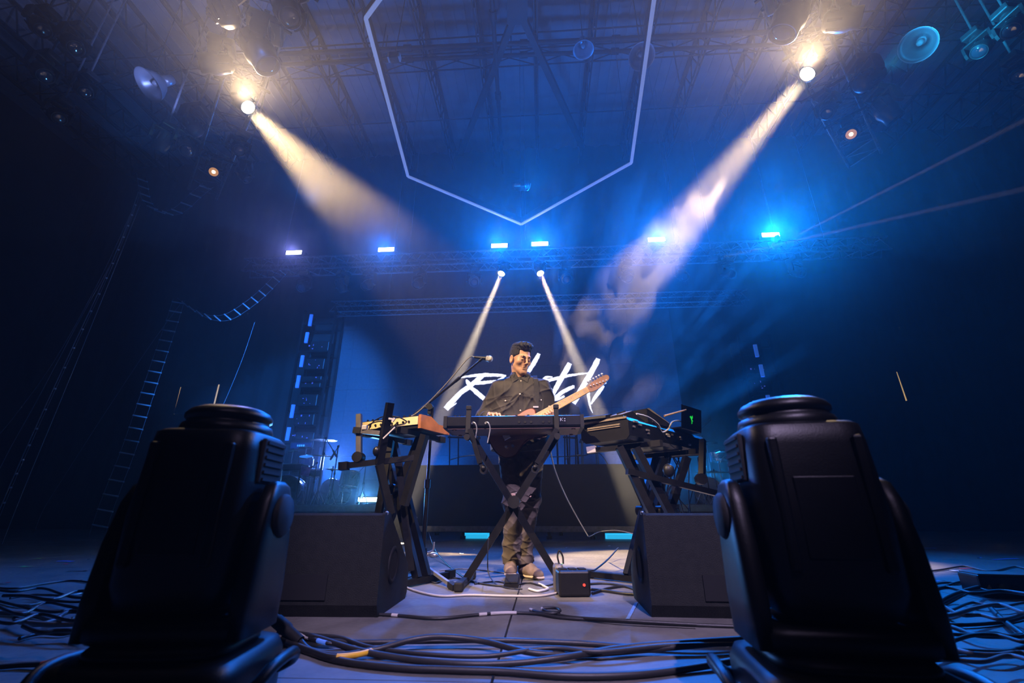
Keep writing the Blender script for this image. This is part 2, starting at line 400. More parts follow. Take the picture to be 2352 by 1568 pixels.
# ------------------------------------------------------------------ lamps on the trusses
def mover(name, top, aim, label, face='glass', k=1.0, group=None, drop_z=0.0, bar=None):
    """moving head lamp hung under a truss; top: where it clamps, aim: the point it looks at"""
    top = Vector(top); piv = top + Vector((0, 0, -0.36 * k)); d = (Vector(aim) - piv).normalized()
    yaw = math.atan2(d.y, d.x)
    t = empty(name, top, 0, label, 'stage lamp', group)
    R = Matrix.Rotation(yaw, 4, 'Z')
    b = MB(); b.box((0, 0, -0.06 * k), (0.30 * k, 0.24 * k, 0.11 * k), R, bevel=0.02 * k); b.build('base', 'lamp_body', t)
    c = MB(); c.box((0, 0.0, 0.03 * k), (0.05 * k, 0.16 * k, 0.08 * k), R); c.cyl((0, 0, 0.02), (0, 0, 0.12 + drop_z), 0.018, n=8); c.build('clamp', 'alu_dull', t)
    if bar is not None:
        q = MB(); bd = Vector(bar); q.bar(bd * -0.32 + Vector((0, 0, 0.085)), bd * 0.32 + Vector((0, 0, 0.085)), 0.035, 0.03); q.build('mounting_bar', 'lamp_body', t)
    y = MB(); y.cyl((0, 0, -0.115 * k), (0, 0, -0.15 * k), 0.09 * k, n=16); y.box((0, 0, -0.16 * k), (0.12 * k, 0.36 * k, 0.035 * k), R, bevel=0.01 * k)
    for s in (-1, 1):
        y.prism([(-0.06 * k, -0.16 * k), (0.06 * k, -0.16 * k), (0.07 * k, -0.32 * k), (0.05 * k, -0.40 * k), (-0.05 * k, -0.40 * k), (-0.07 * k, -0.32 * k)], s * 0.185 * k - 0.02 * k, s * 0.185 * k + 0.02 * k, 'y', R)
    y.build('yoke', 'lamp_body', t)
    q = aim_matrix(piv - top, d)
    h = MB(); h.lathe([(0.0, -0.19 * k), (0.075 * k, -0.185 * k), (0.11 * k, -0.15 * k), (0.135 * k, -0.03 * k), (0.135 * k, 0.05 * k), (0.115 * k, 0.10 * k), (0.115 * k, 0.18 * k), (0.105 * k, 0.185 * k), (0.10 * k, 0.165 * k), (0.0, 0.165 * k)], 22, q)
    for a in range(8):
        an = a * math.pi / 4
        h.box((0.13 * k * math.cos(an), 0.13 * k * math.sin(an), -0.06 * k), (0.02 * k, 0.02 * k, 0.14 * k), q)
    hd = h.build('head', 'lamp_body', t)
    l = MB(); l.lathe([(0.0, 0.182 * k), (0.06 * k, 0.179 * k), (0.098 * k, 0.170 * k), (0.098 * k, 0.166 * k), (0, 0.166 * k)], 22, q); l.build('lens', 'amber_glass' if face == 'ember_lamp' else face, hd)
    if face == 'ember_lamp':
        q2 = MB(); q2.lathe([(0.0, 0.187 * k), (0.035 * k, 0.185 * k), (0.04 * k, 0.178 * k)], 16, q); q2.build('lamp_core', face, hd)
    return t
M['lamp_body'] = mat('lamp_body', (0.022, 0.0225, 0.025), 0.4, vary=0.2)
NM = 'moving_head_lamp'
def on(A, B, f, side): # a place under the truss, f along it, side across it
    d = (B - A).normalized(); x = Vector((d.y, -d.x, 0)); p = A.lerp(B, f) + x * side
    return Vector((p.x, p.y, p.z - 0.40))
PA_ = Vector(((LB - LA).y, -(LB - LA).x, 0)).normalized(); PB_ = Vector(((RB - RA).y, -(RB - RA).x, 0)).normalized()
def hang(L): return L + Vector((0, 0, 0.37))
mover(NM, hang(LAMP_A), AIM, 'dazzling warm lamp on the side truss above the rope ladders', 'warm_lamp', bar=PA_)
mover(NM, hang(LAMP_B), AIM_B, 'dazzling warm lamp on the side truss with the cyan lamp', 'warm_lamp', bar=PB_)
def at(px, py, z=SIDE_Z): return hang(P(px, py, Z=z))
mover(NM, at(488, 402), CAM + Vector((-0.2, 0.5, 0)), 'lamp with a small amber glow hanging beside the drooping rope ladder', 'ember_lamp', k=0.8, bar=PA_)
mover(NM, at(1958, 316), CAM + Vector((0.2, 0.4, 0)), 'lamp with a small amber glow at the end of the truss with the cyan lamp', 'ember_lamp', k=0.8, bar=PB_)
cy = P(1992, 178, Z=SIDE_Z + 0.1)
mover(NM, hang(cy), P(2190, 50, Z=SIDE_Z + 1.3), 'lamp with cyan lit lens tilted up toward the dome lamp', 'cyan_lamp', k=1.15, drop_z=CEIL - cy.z - 0.5)
spot('cyan_wash', toward(cy, P(2190, 50, Z=SIDE_Z + 1.3), 0.25), P(2190, 50, Z=SIDE_Z + 1.3), 1500, 50, (0.02, 0.5, 1.0), 0.7, 0.08)
vi = P(442, 285, Z=SIDE_Z)
mover(NM, hang(vi), P(385, 215, Z=SIDE_Z + 0.8), 'dark lamp beside the bright warm one with a pale violet beam going up', 'cyan_lamp', k=1.1, drop_z=CEIL - vi.z - 0.5)
spot('violet_wash', toward(vi, P(385, 215, Z=SIDE_Z + 0.8), 0.25), P(385, 215, Z=SIDE_Z + 0.8), 900, 42, (0.25, 0.35, 1.0), 0.8, 0.08)
for (px, py), aim, lab, k in (
        ((498, 140), (-9, 2, 4), 'unlit lamp just above the bright warm one on the ladder side truss', 1.15),
        ((372, 325), (-9, 7, 2), 'unlit lamp hanging off the end of the ladder side truss', 1.0),
        ((428, 335), (-3, 4, 1), 'unlit lamp between the violet beam and the amber glow', 1.05),
        ((545, 345), (-1, 3, 1), 'unlit lamp under the bright warm one, on its stage side', 0.9),
        ((556, 408), (0, 9, 0), 'unlit pale faced lamp next to the amber glow on the ladder side truss', 0.8),
        ((600, 95), (0, 6, 0), 'big unlit lamp filling the truss above the bright warm one', 1.5),
        ((515, 8), (-5, 1, 9), 'unlit lamp at the top edge of the picture with a teal glint', 1.2),
        ((660, 15), (0, 3, 0), 'unlit lamp at the top edge of the picture on the stage side of its truss', 1.2),
        ((1810, 15), (0, 6, 0), 'big unlit lamp above the bright warm one on the truss with the cyan lamp', 1.5),
        ((1932, 40), (9, 2, 4), 'unlit lamp above the cyan lamp at the picture top', 1.15),
        ((2032, 245), (8, 6, 2), 'unlit lamp just under the cyan lit one', 1.2),
        ((1905, 255), (1, 4, 0), 'unlit lamp between the bright warm one and the amber glow, cyan side truss', 0.9)):
    p = at(px, py); A, B = (LA, LB) if px < 1176 else (RA, RB)
    d = (B - A).normalized(); off = abs((p.x - A.x) * d.y - (p.y - A.y) * d.x)
    mover(NM, p, aim, lab, k=k, drop_z=0.0 if off < 0.27 else CEIL - p.z - 0.13, bar=(PA_ if px < 1176 else PB_) if off < 0.27 else None)
# rear truss: movers hung under the lower chords
rear = [(705, 632, (-6, 4, 1)), (790, 628, (-3, 12, 0)), (850, 632, (-6, 5, 1)), (965, 630, (-4.5, 5, 1)), (1090, 628, (-0.6, 5, 2)), (1300, 624, (0.8, 5, 2)), (1435, 612, (3.8, 5, 1)), (1560, 606, (5, 5, 1)), (1665, 600, (6, 5, 2)), (1820, 590, (8, 5, 1))]
names = ['first', 'second', 'third', 'fourth', 'fifth', 'sixth', 'seventh', 'eighth', 'ninth', 'tenth']
for (px, py, aim), nm in zip(rear, names):
    p = P(px, py, Y=BACK_Y + 0.05); mover(NM, (p.x, BACK_Y + 0.03, TZ0 - 0.16), aim, 'unlit lamp under the rear truss, %s in that row counted from the drum kit end' % nm, k=0.95)
for (a, b), w in zip(NARROW, ('mic stand', 'laptop')):
    mover(NM, a + Vector((0, 0, 0.29)), b, 'lit lamp sending a narrow white beam down on the %s side of the player' % w, 'warm_lamp', k=0.8, drop_z=max(0.0, TZ0 - (a.z + 0.29) - 0.13))
for (a, b), w in zip(THIN, ('away from', 'beside')):
    mover(NM, a - (b - a).normalized() * 0.14 + Vector((0, 0, 0.24)), b, 'small lamp with a thin beam toward the dark side, %s the brightest floodlight' % w, 'glass', k=0.6, drop_z=CEIL - a.z - 0.30)
# six floodlights
fn = ['first blue floodlight from the drum kit end, violet tinted, alone by the rope ladder', 'blue floodlight at the tip of the broad warm beam', 'blue floodlight of the close pair, over the mic side beam', 'blue floodlight of the close pair, over the laptop side beam', 'blue floodlight shining through the smoke billow', 'brightest blue floodlight, with two thin beams crossing under it']
for (px, py), lab in zip(STROBES, fn):
    a = P(px, py, Y=BACK_Y - 0.22); t = empty('floodlight', a, 0, lab, 'floodlight')
    m = MB(); m.box((0, 0.05, 0), (0.44, 0.10, 0.16), bevel=0.015)
    for k in range(9): m.box((-0.18 + 0.045 * k, 0.11, 0), (0.012, 0.03, 0.13))
    m.build('housing', 'lamp_body', t)
    f = MB(); f.box((0, -0.004, 0), (0.38, 0.012, 0.095)); f.build('light_panel', 'white_lamp', t)
    y = MB()
    for s in (-1, 1): y.bar((s * 0.235, 0.05, 0), (s * 0.235, 0.14, 0.05), 0.012, 0.04)
    y.bar((-0.24, 0.16, 0.05), (0.24, 0.16, 0.05), 0.04, 0.012); y.cyl((0, 0.16, 0.05), (0, 0.226, TZ1 - a.z), 0.02, n=8); y.build('bracket', 'lamp_body', t)

# ------------------------------------------------------------------ hexagon frame over the stage
HZ = 6.9
V0, V1, V2, V3 = P(1197, 515, Z=HZ), P(937, 405, Z=HZ), P(840, 42, Z=HZ), P(1450, 374, Z=HZ)
V4 = P(1503, -6, Z=HZ); V5 = V2 + (V3 - V0)
hexa = [V0, V1, V2, V5, V4, V3]
t = empty('hexagon_frame', V0, 0, 'large hanging hexagon frame with pale lower edge above the stage', 'frame')
cen = sum(hexa, Vector()) / 6
M['pale_edge'] = mat('pale_glowing_edge', (0.55, 0.58, 0.65), 0.5, emit=(0.30, 0.42, 1.0), estr=0.34)  # weak blue emission in the material gives the edge its glow
for i in range(6):
    a, b = hexa[i], hexa[(i + 1) % 6]
    m = MB(V0); m.bar(a + Vector((0, 0, 0.10)), b + Vector((0, 0, 0.10)), 0.06, 0.16)
    for k in range(1, 12):
        p = a.lerp(b, k / 12); m.cyl(p + Vector((0, 0, 0.18)), p + Vector((0, 0, 0.21)), 0.012, n=6)
    m.build('beam', 'black_metal', t)
    e = MB(V0); e.bar(a, b, 0.055, 0.03); e.build('glow_edge', 'pale_edge', t)
for i in range(6):
    v = hexa[i]; q = v + (cen - v).normalized() * 0.06
    drop((q.x, q.y, HZ + 0.18), label='thin cable from the roof to a corner of the hexagon frame', grp='cables of the hexagon frame')

# chain hoist over the rear truss, with its chain
hp = P(1196, 425, Y=BACK_Y + 0.2)
t = empty('chain_hoist', hp, 0, 'small chain hoist with a pale label hanging inside the hexagon', 'hoist')
m = MB(); m.box((0, 0, 0), (0.30, 0.22, 0.24), bevel=0.04); m.cyl((-0.22, 0, 0), (0.22, 0, 0), 0.10, n=16); m.build('motor', 'lamp_body', t)
M['paper'] = mat('pale_label', (0.7, 0.7, 0.72), 0.6)
m = MB(); m.box((-0.08, -0.125, -0.10), (0.16, 0.012, 0.07)); m.build('label_plate', 'paper', t)
m = MB(); m.cyl((0, 0, 0.1), (0, 0, CEIL - hp.z), 0.008, n=5); m.cyl((0, 0, -0.1), (0, 0, TZ1 - hp.z), 0.008, n=5); m.build('chain', 'steel_cable', t)
m = MB(); m.tube(catenary((0.10, -0.02, -0.1), (0.26, -0.02, 0.02), 0.16, 12), 0.012, 6); m.build('cable_loop', 'steel_cable', t)
cb = P(1207, 538, Y=BACK_Y)
t = empty('chain_bag', cb, 0, 'slack loop of pale chain hanging between the close pair of floodlights', 'chain')
m = MB(); m.tube([(0.0, 0, 0.25), (-0.02, 0, 0.0), (0.0, 0, -0.16), (0.03, 0, -0.02), (0.02, 0, 0.25)], 0.012, 6); m.tube([(0.0, 0, 0.25), (0.01, 0.0, CEIL - cb.z)], 0.005, 5); m.build('chain_loop', 'steel_cable', t)

# dome lamps hanging from the roof
M['bulb_off'] = mat('unlit_bulb', (0.5, 0.52, 0.56), 0.2)
M['dome'] = mat('spun_aluminium_dome', (0.42, 0.45, 0.52), 0.35, 0.5)
def dome(px, py, z, r, label, tilt=(0, 0)):
    p = P(px, py, Z=z); t = empty('dome_lamp', p, 0, label, 'hanging lamp')
    mx = Matrix.Rotation(tilt[0], 4, 'X') @ Matrix.Rotation(tilt[1], 4, 'Y')
    m = MB(); m.lathe([(r, 0), (r * 0.97, 0.05 * r), (r * 0.86, 0.35 * r), (r * 0.6, 0.75 * r), (r * 0.3, 1.0 * r), (r * 0.25, 1.0 * r), (r * 0.55, 0.72 * r), (r * 0.80, 0.34 * r), (r * 0.93, 0.0), (r, 0)], 28, mx); m.build('shade', 'dome', t)
    m = MB(); m.lathe([(0, 1.7 * r), (r * 0.28, 1.65 * r), (r * 0.34, 1.0 * r), (0, 1.0 * r)], 18, mx); m.build('lamp_housing', 'dome', t)
    m = MB(); m.sphere((0, 0, 0.62 * r), (0.2 * r, 0.2 * r, 0.34 * r), 12, mx); m.build('bulb', 'bulb_off', t)
    m = MB(); m.cyl((0, 0, 1.6 * r), (0, 0, CEIL - z), 0.01, n=6); m.build('hanger', 'steel', t)
dome(1474, 130, 9.2, 0.27, 'round dome lamp crossing the side of the hexagon frame', (-0.4, 0))
dome(340, 195, 8.6, 0.33, 'pale tilted dome lamp near the violet beam', (-0.5, 0.35))
dome(2108, 104, 8.6, 0.30, 'blue lit dome lamp above the cyan beam', (-0.35, 0.7))
dome(1340, 115, 11.2, 0.26, 'faint dark dome lamp under the roof inside the hexagon')
hb = P(907, 132, Z=9.0)
t = empty('hanging_projector', hb, 0, 'small dark box with two pale sides hanging inside the hexagon', 'projector')
m = MB(); m.box((0, 0, 0), (0.20, 0.16, 0.16), bevel=0.02); m.build('body', 'lamp_body', t)
m = MB(); m.box((-0.11, -0.03, -0.04), (0.03, 0.12, 0.12)); m.box((0.11, -0.03, -0.04), (0.03, 0.12, 0.12)); m.build('side_plate', 'paper', t)
m = MB(); m.cyl((0, 0, 0.05), (0.12, 0, CEIL - hb.z), 0.01, n=6); m.build('hanger', 'steel', t)

# far clusters of lamps near the side walls, almost lost in the dark
for pts, w in ((((90, 60), (165, 100), (95, 165), (190, 205), (130, 265)), 'dark lamp cluster high by the wall on the ladder side'), (((2255, 110), (2330, 60), (2348, 168)), 'dark lamp cluster high by the wall on the cyan lamp side')):
    q0 = P(*pts[0], Z=8.0)
    for i, q in enumerate(pts):
        p = P(*q, Z=7.6 - 0.4 * (i % 3)); mover(NM, p + Vector((0, 0, 0.36)), (p.x * 0.2, 4, 1), 'unlit lamp in the ' + w, k=1.0, group='unlit lamps of the ' + w, drop_z=CEIL - p.z - 0.5)
# ------------------------------------------------------------------ video wall with the lit lettering
SY = 11.0
sl = P(748, 900, Y=SY).x; sr = P(1562, 900, Y=SY).x; st = P(1160, 706, Y=SY).z
M['screen'] = mat('video_wall_tile', (0.055, 0.06, 0.075), 0.5, vary=0.15, emit=(0.02, 0.10, 0.5), estr=0.008)
M['lettering'] = mat('lit_lettering', (0.9, 0.9, 0.9), 0.5, emit=(1.0, 0.96, 1.0), estr=1.15)
t = empty('video_wall', ((sl + sr) / 2, SY, 0), 0, 'wide dark video wall showing white brush lettering behind the player', 'screen')
m = MB((( sl + sr) / 2, SY, 0)); nx, nz = 16, 9
for i in range(nx):
    for k in range(nz):
        w, h = (sr - sl) / nx, (st - 0.6) / nz
        m.box((sl + (i + 0.5) * w, SY + 0.04, 0.6 + (k + 0.5) * h), (w - 0.003, 0.08, h - 0.003))
m.build('panel', 'screen', t)
m = MB(((sl + sr) / 2, SY, 0))
for x in np.linspace(sl + 0.2, sr - 0.2, 7): m.bar((x, SY + 0.16, 0), (x, SY + 0.16, st), 0.06)
m.box(((sl + sr) / 2, SY + 0.12, 0.45), (sr - sl, 0.1, 0.3)); m.bar((sl, SY + 0.1, st + 0.03), (sr, SY + 0.1, st + 0.03), 0.10, 0.05)
m.build('support_frame', 'black_metal', t)
def C3(cx, cy): return (950 + cx * 0.2168, 760 + cy * 0.2168)
strokes = [
    [(470, 498, 10), (560, 482, 22), (650, 470, 34), (760, 464, 40), (860, 466, 36), (930, 468, 30), (980, 474, 20)],
    [(630, 548, 40), (720, 549, 40), (800, 540, 34), (880, 527, 22)],
    [(960, 474, 26), (940, 500, 26), (890, 524, 24)],
    [(720, 452, 10), (735, 475, 40), (690, 505, 50), (640, 545, 48), (590, 590, 52), (500, 650, 52), (430, 725, 56), (380, 780, 62), (340, 826, 60)],
    [(350, 832, 26), (385, 805, 22), (425, 782, 18), (455, 762, 10)],
    [(556, 512, 14), (575, 545, 44), (600, 572, 44)],
    [(590, 590, 40), (660, 640, 46), (720, 695, 50), (770, 735, 44)],
    [(640, 655, 10), (690, 690, 14), (730, 712, 10)],
    [(1330, 238, 34), (1310, 275, 46), (1270, 345, 50), (1230, 410, 44), (1170, 500, 40)],
    [(1380, 515, 40), (1400, 492, 30), (1440, 484, 20), (1472, 486, 8)],
    [(1378, 525, 34), (1430, 520, 36), (1540, 497, 36), (1640, 472, 30), (1750, 455, 22), (1850, 446, 14)],
    [(1390, 545, 12), (1430, 580, 26), (1462, 622, 20)],
    [(1655, 340, 50), (1625, 400, 58), (1560, 510, 56), (1500, 620, 50), (1462, 700, 34)],
    [(1695, 588, 36), (1640, 612, 42), (1570, 650, 42), (1510, 700, 42), (1500, 725, 40), (1540, 718, 30), (1600, 690, 24)],
    [(1700, 575, 12), (1690, 605, 26)],
    [(1600, 735, 24), (1590, 770, 8)],
    [(1955, 290, 46), (1940, 330, 58), (1880, 440, 58), (1800, 575, 56), (1740, 680, 60), (1690, 765, 66)],
    [(1850, 600, 34), (1852, 680, 32), (1864, 770, 24), (1880, 830, 14), (1898, 868, 4)],
    [(1880, 775, 14), (1910, 720, 34), (1960, 650, 44), (1995, 600, 40), (2012, 578, 26)],
    [(1975, 566, 14), (2010, 552, 30), (2042, 548, 20)], [(2025, 536, 14), (2038, 530, 8)],
]
m = MB(((sl + sr) / 2, SY, 0))
rnd = random.Random(4)
for sidx, stx in enumerate(strokes):
    pts = [C3(a, b) for a, b, w in stx]; ws = [w * 0.2168 for a, b, w in stx]
    # finer points with slightly ragged edges
    fine, fw = [], []
    for i in range(len(pts) - 1):
        n = max(2, int(math.hypot(pts[i + 1][0] - pts[i][0], pts[i + 1][1] - pts[i][1]) / 3))
        for k in range(n):
            f = k / n; fine.append((pts[i][0] + (pts[i + 1][0] - pts[i][0]) * f, pts[i][1] + (pts[i + 1][1] - pts[i][1]) * f)); fw.append(ws[i] + (ws[i + 1] - ws[i]) * f)
    fine.append(pts[-1]); fw.append(ws[-1])
    lo, hi = [], []
    for i, (x, y) in enumerate(fine):
        a, b = fine[max(0, i - 1)], fine[min(len(fine) - 1, i + 1)]
        dx, dy = b[0] - a[0], b[1] - a[1]; L = math.hypot(dx, dy) or 1
        w = fw[i] / 2
        lo.append(P(x - dy / L * (w + rnd.uniform(-0.6, 0.5)), y + dx / L * (w + rnd.uniform(-0.6, 0.5)), Y=SY - 0.004 - 0.0004 * sidx))
        hi.append(P(x + dy / L * (w + rnd.uniform(-0.6, 0.5)), y - dx / L * (w + rnd.uniform(-0.6, 0.5)), Y=SY - 0.004 - 0.0004 * sidx))
    vs = lo + hi; n = len(lo)
    m.add(vs, [(i, i + 1, n + i + 1, n + i) for i in range(n - 1)])
m.build('lettering', 'lettering', t)
# ------------------------------------------------------------------ risers
M['riser_cloth'] = mat('riser_cloth', (0.012, 0.0125, 0.013), 0.85, vary=0.25, scale=2.5)
M['riser_deck'] = mat('riser_deck', (0.02, 0.02, 0.022), 0.5, vary=0.3)
M['grey_trim'] = mat('grey_aluminium_edge', (0.20, 0.20, 0.21), 0.45, 0.4, vary=0.2)
RY = 8.1
rl, rr = P(946, 1100, Y=RY).x, P(1480, 1100, Y=RY).x; rt = P(1200, 1066.5, Y=RY).z
rx = (rl + rr) / 2
t = empty('centre_riser', (rx, RY, 0), 0, 'tall plain dark riser standing straight behind the player', 'riser')
m = MB(); m.box((0, 0.02, (rt + 0.19) / 2), (rr - rl, 0.03, rt - 0.19)); m.build('skirt', 'riser_cloth', t)
m = MB(); m.box((0, 0.92, rt - 0.03), (rr - rl, 1.76, 0.06)); m.build('deck', 'riser_deck', t)
m = MB(); m.box((0, -0.01, 0.17), (rr - rl, 0.04, 0.09)); m.build('kick_rail', 'grey_trim', t)
for x in np.linspace(rl - rx + 0.15, rr - rx - 0.15, 6):
    m = MB(); m.cyl((x, 0.3, 0.05), (x, 0.3, rt - 0.06), 0.03, n=8); m.cyl((x, 0.3, 0.0), (x, 0.3, 0.05), 0.05, n=8); m.build('leg', 'black_metal', t)
for x in np.linspace(rl - rx + 0.15, rr - rx - 0.15, 4):
    m = MB(); m.cyl((x, 1.6, 0.05), (x, 1.6, rt - 0.06), 0.03, n=8); m.cyl((x, 1.6, 0.0), (x, 1.6, 0.05), 0.05, n=8); m.build('leg', 'black_metal', t)
# teal light spilling out from under the riser
M['teal_strip'] = mat('teal_light_strip', (0.2, 0.6, 0.7), 0.5, emit=(0.02, 0.42, 0.75), estr=1.1)
for (x0, x1, y), lab in (((1062, 1120, 1247), 'teal light strip glowing under the riser by the crossed legs'), ((1395, 1460, 1244), 'teal light strip glowing under the riser by the laptop side wedge')):
    a, b = P(x0, y, Y=RY + 0.45), P(x1, y, Y=RY + 0.45)
    m = MB((a + b) / 2 * Vector((1, 1, 0)) if False else Vector(((a.x + b.x) / 2, a.y, 0.0))); m.box(((a.x + b.x) / 2, a.y, 0.035), (b.x - a.x, 0.06, 0.07)); m.box(((a.x + b.x) / 2, a.y + 0.03, 0.045), (b.x - a.x + 0.05, 0.04, 0.09))
    tag(m.build('light_strip', 'teal_strip'), lab, 'light strip')
# low risers on both sides
M['teal_edge'] = mat('pale_riser_edge', (0.25, 0.40, 0.45), 0.5, 0.2, vary=0.15)
lz = 0.56
LX1 = P(868, 1165, Y=7.9).x
RX0 = P(1560, 1165, Y=8.2).x
for (x0, x1, y0, lab) in ((-6.4, LX1, 7.9, 'low riser with teal lit edge under the drum kit beside the mic stand'), (RX0, P(1720, 900, Y=10.4).x - 0.1, 8.2, 'low riser under the percussion behind the laptop')):
    t = empty('low_riser', ((x0 + x1) / 2, y0, 0), 0, lab, 'riser')
    w = x1 - x0
    m = MB(); m.box((0, 1.2, lz - 0.03), (w, 2.4, 0.06)); m.build('deck', 'riser_deck', t)
    m = MB(); m.box((0, -0.012, lz - 0.06), (w, 0.02, 0.11)); m.box((0, -0.02, lz - 0.015), (w, 0.02, 0.012)); m.box((0, -0.02, lz - 0.105), (w, 0.02, 0.012)); m.build('edge_rail', 'teal_edge', t)
    m = MB(); m.box((0, 0.04, lz / 2 - 0.06), (w - 0.05, 0.03, lz - 0.12)); m.build('skirt', 'riser_cloth', t)
    for x in np.linspace(-w / 2 + 0.2, w / 2 - 0.2, 5):
        m = MB(); m.cyl((x, 0.3, 0), (x, 0.3, lz - 0.06), 0.03, n=8); m.cyl((x, 2.1, 0), (x, 2.1, lz - 0.06), 0.03, n=8); m.build('leg', 'black_metal', t)

# ------------------------------------------------------------------ dark towers with blue strips at both ends of the video wall
M['strip_blue'] = mat('blue_light_strip', (0.1, 0.2, 0.5), 0.5, emit=(0.04, 0.16, 0.75), estr=0.4)
M['glint'] = mat('small_blue_indicator', (0.1, 0.1, 0.3), 0.4, emit=(0.12, 0.16, 0.9), estr=0.35)
def tower(x0, x1, y, top, dashes, label, seed):
    xc = (x0 + x1) / 2; t = empty('equipment_tower', (xc, y, 0), 0, label, 'tower'); w = x1 - x0
    m = MB()
    for i in (-1, 1):
        for j in (0, 1): m.bar((i * w / 2, j * 0.5, 0), (i * w / 2, j * 0.5, top), 0.05)
    for k in range(7): m.bar((-w / 2, 0, top * (k + 0.5) / 7), (w / 2, 0, top * (k + 0.5) / 7), 0.04); m.bar((-w / 2, 0.5, top * (k + 0.5) / 7), (w / 2, 0.5, top * (k + 0.5) / 7), 0.04)
    m.build('frame', 'black_metal', t)
    m = MB(); m.box((0, 0.54, top / 2), (w, 0.03, top)); m.build('back_cloth', 'curtain', t)
    rd = random.Random(seed)
    for k in range(9):
        z = 0.5 + k * (top - 1.2) / 9; b = MB(); b.box((rd.uniform(-0.06, 0.12), 0.24, z + 0.17), (w * 0.62, 0.32, 0.30), bevel=0.02); c = b.build('rack_unit', 'black', t)
        for q in range(5): g = MB(); g.box((rd.uniform(-w * 0.28, w * 0.28), 0.072, z + rd.uniform(0.06, 0.28)), (rd.choice((0.015, 0.03, 0.012)), 0.006, rd.choice((0.02, 0.012, 0.04)))); g.build('indicator', 'glint', c)
    for (px, py, h) in dashes:
        a, b = P(px, py - h / 2, Y=y - 0.06), P(px, py + h / 2, Y=y - 0.06)
        q = MB((xc, y, 0)); q.box(((a.x + b.x) / 2, y - 0.05, (a.z + b.z) / 2), (0.075, 0.045, a.z - b.z)); q.build('light_strip', 'strip_blue', t)
tower(P(668, 900, Y=10.4).x, P(742, 900, Y=10.4).x, 10.4, P(740, 712, Y=10.4).z, [(713, 735, 26), (704, 775, 24), (693, 829, 26), (684, 876, 28), (671, 944, 30), (661, 996, 30)], 'dark equipment tower with a column of blue strips behind the drum kit', 3)
tower(P(1720, 900, Y=10.4).x, P(1795, 900, Y=10.4).x, 10.4, P(1740, 770, Y=10.4).z, [(1737, 805, 28), (1750, 851, 28), (1766, 920, 26), (1775, 975, 24)], 'dark equipment tower with blue strips in the haze behind the laptop', 5)

# ------------------------------------------------------------------ rope ladders, hanging cables, doors
M['rung'] = mat('aluminium_rung', (0.80, 0.82, 0.85), 0.4, 0.1)
M['rope'] = mat('ladder_wire', (0.30, 0.32, 0.36), 0.5, 0.3)
def rope_ladder(name, pts, n, w, wd, label):
    """wire ladder: pts is its middle line, wd the direction of its rungs"""
    path = smooth_path(pts, 14); wd = Vector(wd).normalized() * (w / 2); o = path[0]
    L = [0]
    for i in range(1, len(path)): L.append(L[-1] + (path[i] - path[i - 1]).length)
    def at_len(s):
        for i in range(1, len(path)):
            if L[i] >= s: return path[i - 1].lerp(path[i], (s - L[i - 1]) / max(1e-6, L[i] - L[i - 1]))
        return path[-1]
    t = empty(name, o, 0, label, 'ladder')
    for s in (-1, 1):
        m = MB(o); m.tube([p + wd * s for p in path], 0.004, 5); m.build('side_wire', 'rope', t)
    for k in range(n):
        p = at_len(L[-1] * (k + 0.3) / n); m = MB(o); m.cyl(p - wd * 1.06, p + wd * 1.06, 0.016, n=6); m.build('rung', 'rung', t)
def ladder_px(pts): return [P(a, b, Y=y) for a, b, y in pts]
yb = LB.y
rope_ladder('rope_ladder', ladder_px([(478, 425, yb + 0.1), (450, 448, yb + 0.2), (425, 472, yb + 0.3), (398, 488, yb + 0.4), (367, 486, yb + 0.5), (345, 472, yb + 0.55), (334, 452, yb + 0.6), (329, 425, yb + 0.65), (325, 402, yb + 0.7)]), 11, 0.26, (1, 0.15, -0.36), 'short rope ladder drooping from the end of the lamp truss by the amber glow')
rope_ladder('rope_ladder', ladder_px([(653, 620, 9.40), (623, 653, 9.36), (590, 684, 9.32), (552, 712, 9.28), (522, 728, 9.25), (490, 730, 9.22), (460, 720, 9.19), (436, 706, 9.17), (414, 690, 9.15)]), 13, 0.22, (0.8, 0.1, -0.62), 'rope ladder drooping from the violet floodlight to the head of the long hanging ladder')
q = ladder_px([(411, 688, 9.15), (393, 745, 9.05), (362, 835, 8.9), (330, 930, 8.7), (296, 1030, 8.5), (265, 1110, 8.35), (243, 1168, 8.3)]); q.append(Vector((q[-1].x - .01, q[-1].y, 0.01)))
rope_ladder('rope_ladder', q, 20, 0.28, (1, 0.1, -0.16), 'long rope ladder hanging down to the floor beside the dark wall')
t0 = P(243, 1168, Y=8.3)
hang_lines = [(((318, 440), (290, 520), (240, 640), (165, 800), (80, 985), (20, 1120)), 7.0, 0.008), (((312, 470), (262, 590), (180, 740), (90, 910), (0, 1075)), 7.6, 0.005), (((300, 490), (230, 640), (130, 820), (30, 960), (-60, 1070)), 8.0, 0.005), (((322, 470), (270, 600), (205, 760), (135, 930), (60, 1110)), 6.6, 0.005), (((420, 690), (340, 800), (240, 950), (150, 1090), (100, 1170)), 9.3, 0.004), (((585, 740), (560, 815), (530, 890), (500, 960), (480, 1030)), 9.0, 0.004)]
hl = ['bundled cable with small clips falling from the drooping rope ladder to the floor', 'thin cable just beside the clipped cable, nearer the wall', 'thin cable spreading furthest toward the dark wall', 'thin cable on the stage side of the clipped cable', 'thin cable running down outside the long rope ladder', 'thin green tinted line hanging behind the drum kit side lamp']
